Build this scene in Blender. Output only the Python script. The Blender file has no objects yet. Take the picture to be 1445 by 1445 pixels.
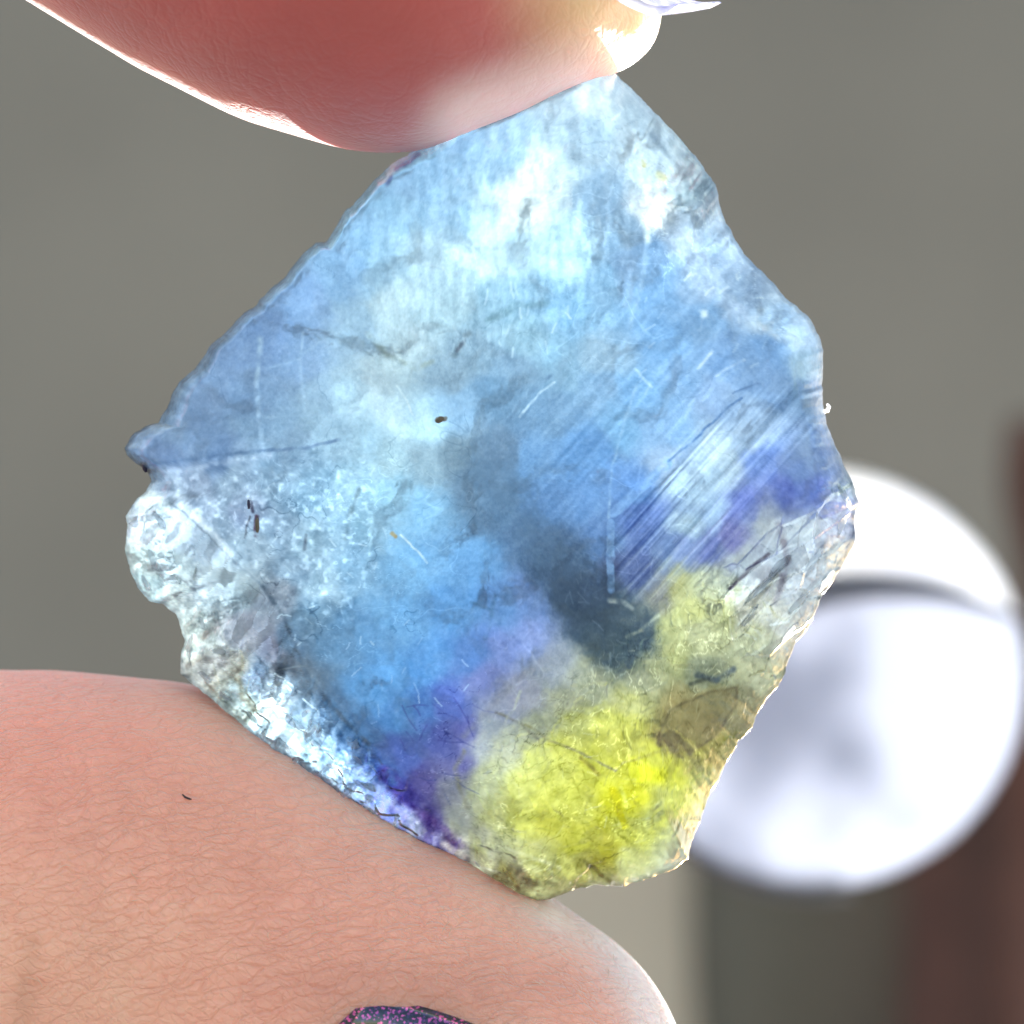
import bpy, bmesh, math, random
import numpy as np
from mathutils import Vector
from mathutils.bvhtree import BVHTree

# ------------------------------------------------------------------ camera, sky, sun, exposure
sc = bpy.context.scene
col = sc.collection
sc.unit_settings.scale_length = 0.01            # 1 unit = 1 cm
R = math.radians
PITCH = R(31)                                    # the camera looks slightly upwards
D = 15.0                                         # cm from lens to stone
PPC = 370.5                                      # photo pixels per cm at the stone
dv = np.array([0, math.cos(PITCH), math.sin(PITCH)])
rv = np.array([1.0, 0, 0])
uv = np.array([0, -math.sin(PITCH), math.cos(PITCH)])
CAM = -D * dv

cam_d = bpy.data.cameras.new('camera')
cam = bpy.data.objects.new('camera', cam_d); col.objects.link(cam)
cam.location = CAM
cam.rotation_euler = (R(90) + PITCH, 0, 0)
cam_d.sensor_width = 36
cam_d.lens = 18.0 / ((1445 / 2 / PPC) / D)
cam_d.clip_start = 0.1; cam_d.clip_end = 6000
cam_d.dof.use_dof = True
cam_d.dof.focus_distance = D - 0.3
cam_d.dof.aperture_fstop = cam_d.lens * 1e-3 / 0.24
sc.camera = cam

SUN_EL, SUN_AZ = 9.0, 21.0                      # behind the stone, low, to the right
w = bpy.data.worlds.new('World'); sc.world = w; w.use_nodes = True
nt = w.node_tree
sky = nt.nodes.new('ShaderNodeTexSky'); sky.sky_type = 'NISHITA'; sky.sun_disc = False
sky.sun_elevation = R(SUN_EL); sky.sun_rotation = R(SUN_AZ)
bg = nt.nodes['Background']; bg.inputs['Strength'].default_value = 0.12
nt.links.new(sky.outputs[0], bg.inputs['Color'])
sun_d = bpy.data.lights.new('sun', 'SUN'); sun_d.energy = 5.0; sun_d.angle = R(0.6); sun_d.color = (1, 0.97, 0.92)
sun = bpy.data.objects.new('sun', sun_d); col.objects.link(sun)
SUNV = np.array([math.sin(R(SUN_AZ)) * math.cos(R(SUN_EL)), math.cos(R(SUN_AZ)) * math.cos(R(SUN_EL)), math.sin(R(SUN_EL))])
sun.rotation_euler = Vector(-SUNV).to_track_quat('-Z', 'Y').to_euler()
sun.location = SUNV * 200
vs = sc.view_settings
vs.view_transform = 'Standard'; vs.look = 'None'; vs.exposure = 2.25; vs.gamma = 1; vs.use_curve_mapping = False
cy = sc.cycles
cy.use_denoising = True
cy.max_bounces = 10; cy.diffuse_bounces = 5; cy.transmission_bounces = 8; cy.transparent_max_bounces = 10
cy.sample_clamp_indirect = 6; cy.caustics_reflective = False; cy.caustics_refractive = True; cy.blur_glossy = 0.3

# ------------------------------------------------------------------ helpers
def P(px, py, t=0.0):
    """photo pixel + centimetres behind the stone -> world point (arrays allowed)"""
    px = np.asarray(px, float); py = np.asarray(py, float); t = np.asarray(t, float)
    k = (D + t) / D / PPC
    a = (px - 722.5) * k; b = -(py - 722.5) * k
    return a[..., None] * rv + b[..., None] * uv + t[..., None] * dv

def unP(co):
    t = co @ dv
    k = (D + t) / D / PPC
    return co @ rv / k + 722.5, 722.5 - co @ uv / k, t

def tag(o, label=None, cat=None, group=None, kind=None):
    for k, v in (('label', label), ('category', cat), ('group', group), ('kind', kind)):
        if v: o[k] = v
    return o

def empty(name, loc):
    o = bpy.data.objects.new(name, None); col.objects.link(o); o.location = loc; o.empty_display_size = 0.2
    return o

def mesh_np(name, co, quads, mat, parent=None, smooth=True, cols=None, tris=None):
    me = bpy.data.meshes.new(name)
    co = np.asarray(co, np.float32)
    faces = []
    loops = np.asarray(quads, np.int32).ravel() if quads is not None and len(quads) else np.zeros(0, np.int32)
    n4 = 0 if quads is None else len(quads)
    n3 = 0 if tris is None else len(tris)
    if n3: loops = np.concatenate([loops, np.asarray(tris, np.int32).ravel()])
    starts = np.concatenate([np.arange(n4) * 4, n4 * 4 + np.arange(n3) * 3]).astype(np.int32)
    me.vertices.add(len(co)); me.vertices.foreach_set('co', co.ravel())
    me.loops.add(len(loops)); me.loops.foreach_set('vertex_index', loops)
    me.polygons.add(n4 + n3); me.polygons.foreach_set('loop_start', starts)
    me.update(calc_edges=True)
    me.polygons.foreach_set('use_smooth', np.full(n4 + n3, smooth, bool))
    if cols:
        for nm, c in cols.items():
            a = me.color_attributes.new(nm, 'FLOAT_COLOR', 'POINT')
            a.data.foreach_set('color', np.ascontiguousarray(c, np.float32).ravel())
    me.materials.append(mat)
    o = bpy.data.objects.new(name, me); col.objects.link(o)
    if parent:
        o.parent = parent; o.matrix_parent_inverse = parent.matrix_basis.inverted()
    return o

def lin(c):
    c = np.asarray(c, float)
    return np.where(c <= 0.04045, c / 12.92, ((c + 0.055) / 1.055) ** 2.4)

def hx(s):
    return [int(s[i:i + 2], 16) / 255 for i in (0, 2, 4)]

def _h(ix, iy, seed):
    ix = ix.astype(np.int64); iy = iy.astype(np.int64)
    n = (ix * 374761393 + iy * 668265263 + seed * 1442695041) & 0xffffffff
    n = ((n ^ (n >> 13)) * 1274126177) & 0xffffffff
    n = ((n ^ (n >> 16)) * 2246822519) & 0xffffffff
    return ((n ^ (n >> 15)) & 0xffffff) / float(0xffffff)

def vn(x, y, seed=0):
    ix = np.floor(x); iy = np.floor(y)
    fx = x - ix; fy = y - iy
    fx = fx * fx * fx * (fx * (fx * 6 - 15) + 10); fy = fy * fy * fy * (fy * (fy * 6 - 15) + 10)
    a = _h(ix, iy, seed); b = _h(ix + 1, iy, seed); c = _h(ix, iy + 1, seed); d = _h(ix + 1, iy + 1, seed)
    return (a * (1 - fx) + b * fx) * (1 - fy) + (c * (1 - fx) + d * fx) * fy * 1.0 - 0.5

def fbm(x, y, sc_, octv=4, seed=0, gain=0.5):
    v = 0; a = 1.0; x = x / sc_; y = y / sc_
    for k in range(octv):
        v = v + a * vn(x + 17.3 * k, y - 9.1 * k, seed + k * 31); a *= gain; x = x * 2.03; y = y * 2.03
    return v

def worley(x, y, sc_, seed=0, jit=0.9):
    """distance to cell border-ish, random values of the nearest cell, offset from its seed"""
    x = x / sc_; y = y / sc_
    ix = np.floor(x); iy = np.floor(y)
    d1 = np.full(x.shape, 9.0); d2 = d1.copy()
    cx = np.zeros(x.shape); cyy = cx.copy(); ox = cx.copy(); oy = cx.copy()
    for i in (-1, 0, 1):
        for j in (-1, 0, 1):
            a = ix + i; b = iy + j
            sx = a + 0.5 + jit * (_h(a, b, seed) - 0.5); sy = b + 0.5 + jit * (_h(a, b, seed + 7) - 0.5)
            d = np.hypot(x - sx, y - sy)
            n = d < d1
            d2 = np.where(n, d1, np.minimum(d2, d))
            d1 = np.where(n, d, d1); cx = np.where(n, a, cx); cyy = np.where(n, b, cyy)
            ox = np.where(n, x - sx, ox); oy = np.where(n, y - sy, oy)
    return d2 - d1, _h(cx, cyy, seed + 11), _h(cx, cyy, seed + 13), ox * sc_, oy * sc_

def sst(a, b, x):
    t = np.clip((x - a) / (b - a), 0, 1); return t * t * (3 - 2 * t)

def seg_dist(x, y, pts):
    """distance to a polyline and the running parameter 0..1"""
    best = np.full(x.shape, 1e9); par = np.zeros(x.shape)
    n = len(pts) - 1
    for k in range(n):
        (x0, y0), (x1, y1) = pts[k][:2], pts[k + 1][:2]
        dx, dy = x1 - x0, y1 - y0
        L2 = dx * dx + dy * dy + 1e-9
        t = np.clip(((x - x0) * dx + (y - y0) * dy) / L2, 0, 1)
        d = np.hypot(x - x0 - t * dx, y - y0 - t * dy)
        m = d < best
        best = np.where(m, d, best); par = np.where(m, (k + t) / n, par)
    return best, par

def in_poly(x, y, poly):
    c = np.zeros(x.shape, bool); j = len(poly) - 1
    for i in range(len(poly)):
        xi, yi = poly[i]; xj, yj = poly[j]
        c ^= ((yi > y) != (yj > y)) & (x < (xj - xi) * (y - yi) / (yj - yi + 1e-12) + xi)
        j = i
    return c

def poly_mask(x, y, poly, soft):
    d, _ = seg_dist(x, y, list(poly) + [poly[0]])
    s = np.where(in_poly(x, y, poly), d, -d)
    return sst(-soft, soft, s)

# ------------------------------------------------------------------ material helpers
def mat(name):
    m = bpy.data.materials.new(name); m.use_nodes = True
    n = m.node_tree; n.nodes.clear()
    out = n.nodes.new('ShaderNodeOutputMaterial')
    return m, n, out

def node(n, typ, **kw):
    o = n.nodes.new(typ)
    for k, v in kw.items():
        if k.startswith('_'):
            setattr(o, k[1:], v)
        else:
            o.inputs[k.replace('__', ' ')].default_value = v
    return o

def principled(name, color, rough=0.5, noise_scale=None, noise_amt=0.15, bump=0.0, **kw):
    m, n, out = mat(name)
    b = node(n, 'ShaderNodeBsdfPrincipled', Roughness=rough)
    for k, v in kw.items(): b.inputs[k.replace('__', ' ')].default_value = v
    b.inputs['Base Color'].default_value = (*color, 1)
    if noise_scale:
        tc = node(n, 'ShaderNodeTexCoord')
        nz = node(n, 'ShaderNodeTexNoise', Scale=noise_scale, Detail=5.0)
        n.links.new(tc.outputs['Object'], nz.inputs['Vector'])
        r = node(n, 'ShaderNodeValToRGB')
        r.color_ramp.elements[0].position = 0.3; r.color_ramp.elements[1].position = 0.7
        r.color_ramp.elements[0].color = (*[c * (1 - noise_amt) for c in color], 1)
        r.color_ramp.elements[1].color = (*[min(1, c * (1 + noise_amt)) for c in color], 1)
        n.links.new(nz.outputs[0], r.inputs[0]); n.links.new(r.outputs[0], b.inputs['Base Color'])
        if bump:
            bp = node(n, 'ShaderNodeBump', Strength=bump, Distance=0.05)
            n.links.new(nz.outputs[0], bp.inputs['Height']); n.links.new(bp.outputs[0], b.inputs['Normal'])
    n.links.new(b.outputs[0], out.inputs[0])
    return m

# ------------------------------------------------------------------ the setting: ground below, grey panel behind
def box(name, x0, x1, y0, y1, z0, z1, m, bev=0.0):
    bm = bmesh.new(); bmesh.ops.create_cube(bm, size=1)
    for v in bm.verts:
        v.co = Vector(((x0 + x1) / 2 + v.co.x * (x1 - x0), (y0 + y1) / 2 + v.co.y * (y1 - y0), (z0 + z1) / 2 + v.co.z * (z1 - z0)))
    if bev: bmesh.ops.bevel(bm, geom=list(bm.edges), offset=bev, segments=3, affect='EDGES')
    me = bpy.data.meshes.new(name); bm.to_mesh(me); bm.free(); me.materials.append(m)
    o = bpy.data.objects.new(name, me); col.objects.link(o)
    return o

m_ground = principled('pale_paving', (0.42, 0.40, 0.37), 0.9, 0.05, 0.15)
g = box('ground', -1500, 1500, -1500, 1500, -42, -40, m_ground)
tag(g, kind='structure')
m_wall = principled('grey_plaster', (0.235, 0.187, 0.149), 0.85, 0.07, 0.13)
wl = box('wall', -120, 12.6, 56, 58, -39.9, 100, m_wall, 0.3)
tag(wl, 'plain grey wall far out of focus behind the stone', 'wall', kind='structure')

# ------------------------------------------------------------------ the fluorite
OUT = [(600,205),(650,168),(700,138),(780,98),(830,84),(855,90),(868,103),(900,135),(930,165),(960,195),(985,225),(1003,248),(1013,275),(1022,310),
(1040,345),(1060,370),(1090,398),(1115,425),(1140,447),(1155,470),(1163,495),(1160,530),(1160,560),(1165,600),(1180,630),(1190,655),(1200,670),
(1208,690),(1212,712),(1205,735),(1207,760),(1195,790),(1180,810),(1170,830),(1155,850),(1148,868),(1140,885),(1125,905),(1112,930),(1108,950),
(1095,970),(1080,985),(1070,1000),(1062,1025),(1040,1045),(1030,1065),(1018,1090),(1005,1115),(995,1140),(985,1165),(975,1190),(970,1212),(955,1225),
(930,1235),(900,1243),(880,1252),(850,1250),(820,1254),(795,1262),(768,1272),(735,1268),(715,1260),(690,1248),(660,1230),(625,1215),(590,1210),
(570,1198),(545,1182),(515,1165),(490,1145),(460,1125),(430,1100),(405,1080),(385,1068),(365,1045),(345,1025),(320,1005),(295,985),(270,965),(255,950),
(256,925),(262,905),(258,890),(248,865),(230,850),(212,848),(195,830),(182,800),(175,775),(178,755),(180,740),(177,728),(185,712),(205,695),(212,680),
(208,668),(195,655),(180,642),(177,630),(185,612),(205,603),(225,595),(235,575),(240,555),(255,535),(275,520),(290,500),(300,485),(325,462),(345,440),
(360,432),(375,415),(390,400),(405,388),(430,355),(445,345),(458,343),(470,325),(490,295),(510,275),(530,250),(555,232),(575,215)]

CP = '''640 190 8fb8e4|700 160 a9c9ea|780 130 c8def2|850 115 e6f3fb|560 240 93bde8|620 240 9cc7ee|700 230 a8cdee|755 285 f4feff|735 265 e2f6ff|775 262 dff4fd|700 300 c5e2f5
640 300 9fc8ec|560 300 9ccaf0|500 330 93c0ea|830 200 bcd8f0|840 280 9fc4e8|900 200 cfe0ee|930 250 cdddea|925 300 ffffff|960 240 d5e4ee|985 270 b9d6e6|1000 310 bdd0e4|960 340 c3d5ec
1000 380 b8cdea|1050 420 b5cae8|1100 450 d5e2ee|1130 470 ffffff|1140 510 c5d6d8|1150 550 8db2de|1090 500 7ea8dc|1000 450 88b4e4|930 400 86b3e3|880 380 8fb0d8|860 340 9bc0e4|885 330 97b4d2|920 370 8cb5e4
600 370 c6e3f6|540 380 a6cfee|480 390 8fbbe8|430 420 8cb0e0|680 360 cfeaf8|740 350 c5e6fb|800 350 b7e0fa|850 400 8fbde4|560 430 cfe5ee|500 450 a6c6e0|620 430 c2dfeb|700 430 98c2dc|760 420 94bedc|800 440 8fc3ec
740 480 9abed2|680 500 90aec6|640 520 95b0c6|560 510 c3d6dc|590 490 a9bcc6|540 530 bacbd4|720 520 86a8c8|770 492 a4d2f0|800 520 8fb4cf|850 500 9fb9cf|700 560 6f97bd|650 570 9cc4ea|600 590 bfe2f5|560 580 d0e6f0
500 560 b9d7ea|450 560 9dbcd8|420 520 8eaed8|370 480 86a8dc|330 500 8cade0|300 540 8ba9d4|350 580 7f9fca|280 600 7b99c4|240 610 86a0c4|300 640 7090c0|360 600 89a9cc|230 640 7690bd|400 620 8caccd|460 600 a0c0d8|520 620 a9cbe0
270 670 a5b6d4|320 680 a9c0da|400 680 8fb0cf|450 690 8cb3d3|500 680 9cc0d8|550 650 b5d2de|600 650 a6c0d0|640 640 7f97aa|700 640 7390b0|660 690 6685a5|700 720 5e80a5|740 760 54749c|780 800 3f5c80|820 840 314a6b|850 880 2f4866|880 900 33495f
800 780 4a6a94|850 830 3b5479|870 930 3a4c5c|900 880 4a5f78|600 720 93c8f0|560 700 a3cfe8|620 780 80b9ec|660 800 6fa8e0|580 800 84bdec|640 860 5f9cdc|560 870 77b4ea|500 820 8db6d8|700 860 5c8ccc|740 850 6d8fd0|600 940 5a9be0|540 940 66a8e8
660 930 5584d0|700 920 7b8fd8|750 900 8a9de0|640 1000 4f68c8|600 1000 4a7fd0|560 1010 4f90d8|520 980 5a9ad8|690 960 7a84cc|620 1040 4b55b8|570 1060 4a62bc|640 1080 6a68c0|600 1110 5a4fae|572 1120 4038a0|600 1150 4a3a9a|650 1030 5f60c0
760 640 74a5dc|820 640 6ea2de|880 600 7fb3e0|900 550 80b2e4|850 560 86abd0|780 580 84acd4|830 700 6a9ad8|780 720 6794cf|840 760 5b86c8|930 480 7db0e6|960 520 8ab4e4|1020 500 86b0e6|1080 540 88aee0|1000 560 9dbbe6|940 600 8fb7e4|900 680 6596dc
950 650 a9c0e0|1000 620 b5c8dd|1050 590 a3bcdc|980 680 a8c0d4|1020 660 b8cbd8|1060 620 a8bfd8|920 720 5c7ac8|900 760 5470c0|960 740 a0b8c8|1000 720 93aed0|930 780 6a85bd|890 800 5568b0|960 780 7286c0|1080 660 6f8fdc|1100 690 5b70d8|1120 660 7fa0e4
1140 640 93add8|1050 720 6070c8|1000 780 5f6cb8|1030 750 6a68bc|1145 690 7088dc|1170 620 8ca8d0|1180 650 93a4b4|1190 690 c0c8b8|1195 720 a9a5d8|1170 730 c5c3d8|1130 740 c5ccd2|1080 740 b5bac0|1100 780 a8b0bc|1150 790 d3d6dc|1180 780 cfcac8
1050 790 c0c7cc|1020 820 bcbfae|1080 810 95949c|1100 860 b9b6b0|1050 860 9f9a92|1130 850 d5d8de|1110 900 c9c8c8|1060 900 b4b49a|1020 870 b8b77f|1000 830 cfcfa0|960 830 b9b372|930 840 8e8a8a|980 860 d4d080|940 880 c5c47a|960 920 c2c07a|1000 900 cac893
900 960 8f9078|920 940 a5a578|1000 950 8a8f78|1020 985 9a8f60|960 1010 a08c58|1000 1010 9c8858|950 1045 8a7a50|1010 1050 b5a848|1050 1000 a89c68|1070 960 bdb890|1080 1000 c8c8a0|1050 1060 b3ad62|1030 1100 c6c49a|1000 1120 d3d3a0|980 1170 e6e6dc
950 1200 f6f6f0|900 1220 d8d7c6|912 1095 f0ec30|885 1130 e6de28|868 1140 d8cf10|930 1080 dcd850|850 1080 c9c43c|800 1070 cfcb50|780 1100 dcd85c|760 1080 d6d570|740 1110 d8d66e|800 1120 d4d050|830 1140 c8c348|780 1150 cbc440|820 1180 cdc638|860 1190 b8ad30
840 1220 9c8f38|880 1170 d4cf58|920 1150 d5d478|940 1120 d8d890|700 1090 c3c495|720 1060 c8c7b0|680 1060 b3b6c0|760 1030 a9a98f|820 1020 bfbd60|860 1020 cfcb58|880 1050 c6c04e|800 980 a8a68e|840 970 a0a088|880 990 b4b070|740 980 9f9cb8|780 940 9aa0b8
720 1000 8f92b0|700 1030 9a9fae|680 1120 b8ba90|700 1150 c0bf78|740 1150 cdca58|650 1150 a8a8a8|640 1110 8c8ca8|720 1190 c2c090|680 1180 bcb8a8|760 1200 c9c47c|800 1220 b8b470|760 1240 a09870|720 1240 7e6f58|680 1215 d0c4d8|640 1190 a88cd8|610 1180 8a80d8
650 1210 8a7fa0|600 1200 5a5c98|800 1250 a89c70|850 1245 b0a888|560 1160 9fc8ec|520 1130 c3e0f8|480 1100 d5eefc|440 1060 b8d8e4|420 1020 d8eef4|400 990 bcd0d0|380 1040 a9c0cc|350 1000 b0b8a8|360 960 7f9bb8|330 950 a59f88|300 940 a8a098|280 960 c0bdb8
290 900 a8b0a8|270 910 cdd8d0|330 900 8f8f98|360 880 8a8a98|390 920 75758a|410 950 4f5560|430 980 5c6a7c|470 1010 4f6f94|500 1040 4870a0|540 1090 4060a8|340 830 9aa8b0|300 830 b5bfc4|380 850 8b93a4|260 830 c0c8c4|230 800 c0cccc|200 790 b9c6c0|205 830 c4e0e4
190 740 d8dce8|220 730 c5d0d4|260 740 d5e0f0|300 780 b0c0d4|240 700 a3b4cc|320 740 9fb4cc|280 720 9db0cc|360 780 9fb4c8|420 800 94b0cc|460 830 b0cce0|400 750 9ab4d0|350 720 a0b0d0|440 760 90b0c8|480 740 94b8d4|520 740 8fb4cc|440 880 6f94b4|480 900 6c9cc8
420 900 6480a0|520 900 70a8dc'''  # mineral colour zones, with bright glow and dark inner shade painted in

C0 = np.array([690.0, 680.0])
_o = np.array(OUT + [OUT[0]], float)
_seg = np.hypot(*np.diff(_o, axis=0).T); _cum = np.concatenate([[0], np.cumsum(_seg)])
_s = np.arange(0, _cum[-1], 1.5)
_ox = np.interp(_s, _cum, _o[:, 0]); _oy = np.interp(_s, _cum, _o[:, 1])
_ox = _ox + 3.2 * fbm(_s, _s * 0, 26, 4, 3, 0.6); _oy = _oy + 3.2 * fbm(_s, _s * 0, 26, 4, 9, 0.6)
_a = np.arctan2(_oy - C0[1], _ox - C0[0]); _r = np.hypot(_ox - C0[0], _oy - C0[1])
_ord = np.argsort(_a)
def Rth(th):
    return np.interp(th, _a[_ord], _r[_ord], period=2 * math.pi)

# bevel width of the broken rim, by position on the outline
BEV = [(600,205,24,.15),(760,100,30,.15),(868,103,40,.1),(1003,248,60,.15),(1060,370,60,.2),(1150,470,50,.6),(1165,600,26,.3),(1205,735,70,.6),(1150,868,90,.3),(1080,985,85,.3),(1005,1115,80,.25),
       (950,1225,75,.3),(820,1254,60,.5),(690,1248,50,.9),(570,1198,90,.9),(460,1125,115,1),(345,1025,120,1),(255,950,110,1),(230,850,100,.9),(178,755,80,.8),(208,668,26,.5),(185,612,34,.5),(300,485,16,.4),(430,355,14,.3),(530,250,14,.3)]
_ba = np.array([math.atan2(b[1] - C0[1], b[0] - C0[0]) for b in BEV]); _bw = np.array([float(b[2]) for b in BEV]); _bm = np.array([float(b[3]) for b in BEV])
_bo = np.argsort(_ba)
def bevw(th): return np.interp(th, _ba[_bo], _bw[_bo], period=2 * math.pi)
def beva(th): return np.interp(th, _ba[_bo], _bm[_bo], period=2 * math.pi)

STRI = [(872,835),(864,735),(900,690),(1040,560),(1120,545),(1160,600),(1100,660),(1060,730),(1010,800),(930,860)]
BANDL = [(190,690),(255,705),(330,790),(410,900),(440,960),(520,1060),(590,1150),(640,1200),(600,1230),(250,970),(150,800)]
FACR = [(1165,650),(1215,690),(1215,760),(1110,960),(1060,945),(1010,900),(1000,850),(1040,790),(1100,740),(1150,715)]
YEL = [(650,1110),(720,1030),(820,950),(900,880),(990,810),(1050,830),(1090,960),(1000,1200),(780,1265),(680,1230)]

def front_h(x, y, th, e):
    """height of the front skin above the mid plane, photo pixels"""
    W = bevw(th)
    H = 92.0
    q = np.clip(e / W, 0, 1)
    prof = 0.09 + 0.91 * (1 - (1 - q) ** 1.7)
    h = H * prof
    h = h + 9 * fbm(x, y, 190, 3, 21) + 4.0 * fbm(x, y, 60, 4, 5)
    fine = fbm(x, y, 14, 4, 41, 0.6)
    rim = (1 - sst(0.6, 1.15, e / W + 0.35 * fbm(x, y, 40, 2, 77))) * beva(th)
    h = h + (0.7 + 1.4 * rim) * fine
    # broken, faceted rim
    b, r1, r2, ox, oy = worley(x + 8 * fbm(x, y, 30, 2, 8), y + 8 * fbm(x, y, 30, 2, 9), 34, 4)
    h = h + rim * (np.clip((r1 - 0.5) * 0.55 * ox + (r2 - 0.5) * 0.55 * oy, -7, 7))
    b, r1, r2, ox, oy = worley(x, y, 13, 14)
    h = h + rim * ((r1 - 0.5) * 0.4 * ox + (r2 - 0.5) * 0.4 * oy)
    # cleavage striations running up to the right
    ca, sa = math.cos(R(-48)), math.sin(R(-48))
    al = x * ca + y * sa; ac = -x * sa + y * ca
    sm = poly_mask(x, y, STRI, 22)
    h = h + sm * (3.2 * vn(ac / 9.0, al / 260.0, 61) + 1.8 * vn(ac / 4.0, al / 120.0, 62) - 10)
    # fibrous crust over the yellow corner
    ym = poly_mask(x, y, YEL, 40)
    b, r1, r2, ox, oy = worley(x + 10 * fbm(x, y, 24, 3, 18), y + 10 * fbm(x, y, 24, 3, 19), 26, 24)
    h = h + ym * (1.0 * fbm(x, y, 9, 3, 91) + (r1 - 0.5) * 0.22 * ox + (r2 - 0.5) * 0.22 * oy)
    # clear stepped blocks on the lower right
    fm = poly_mask(x, y, FACR, 14)
    ca, sa = math.cos(R(-40)), math.sin(R(-40))
    al = x * ca + y * sa; ac = -x * sa + y * ca
    b, r1, r2, ox, oy = worley(al / 2.2 + 5 * fbm(x, y, 40, 2, 3), ac, 26, 34, 0.8)
    h = h + fm * (20 * (r1 - 0.5) + 0.5 * (r2 - 0.5) * oy)
    return np.maximum(h, 4)

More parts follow.
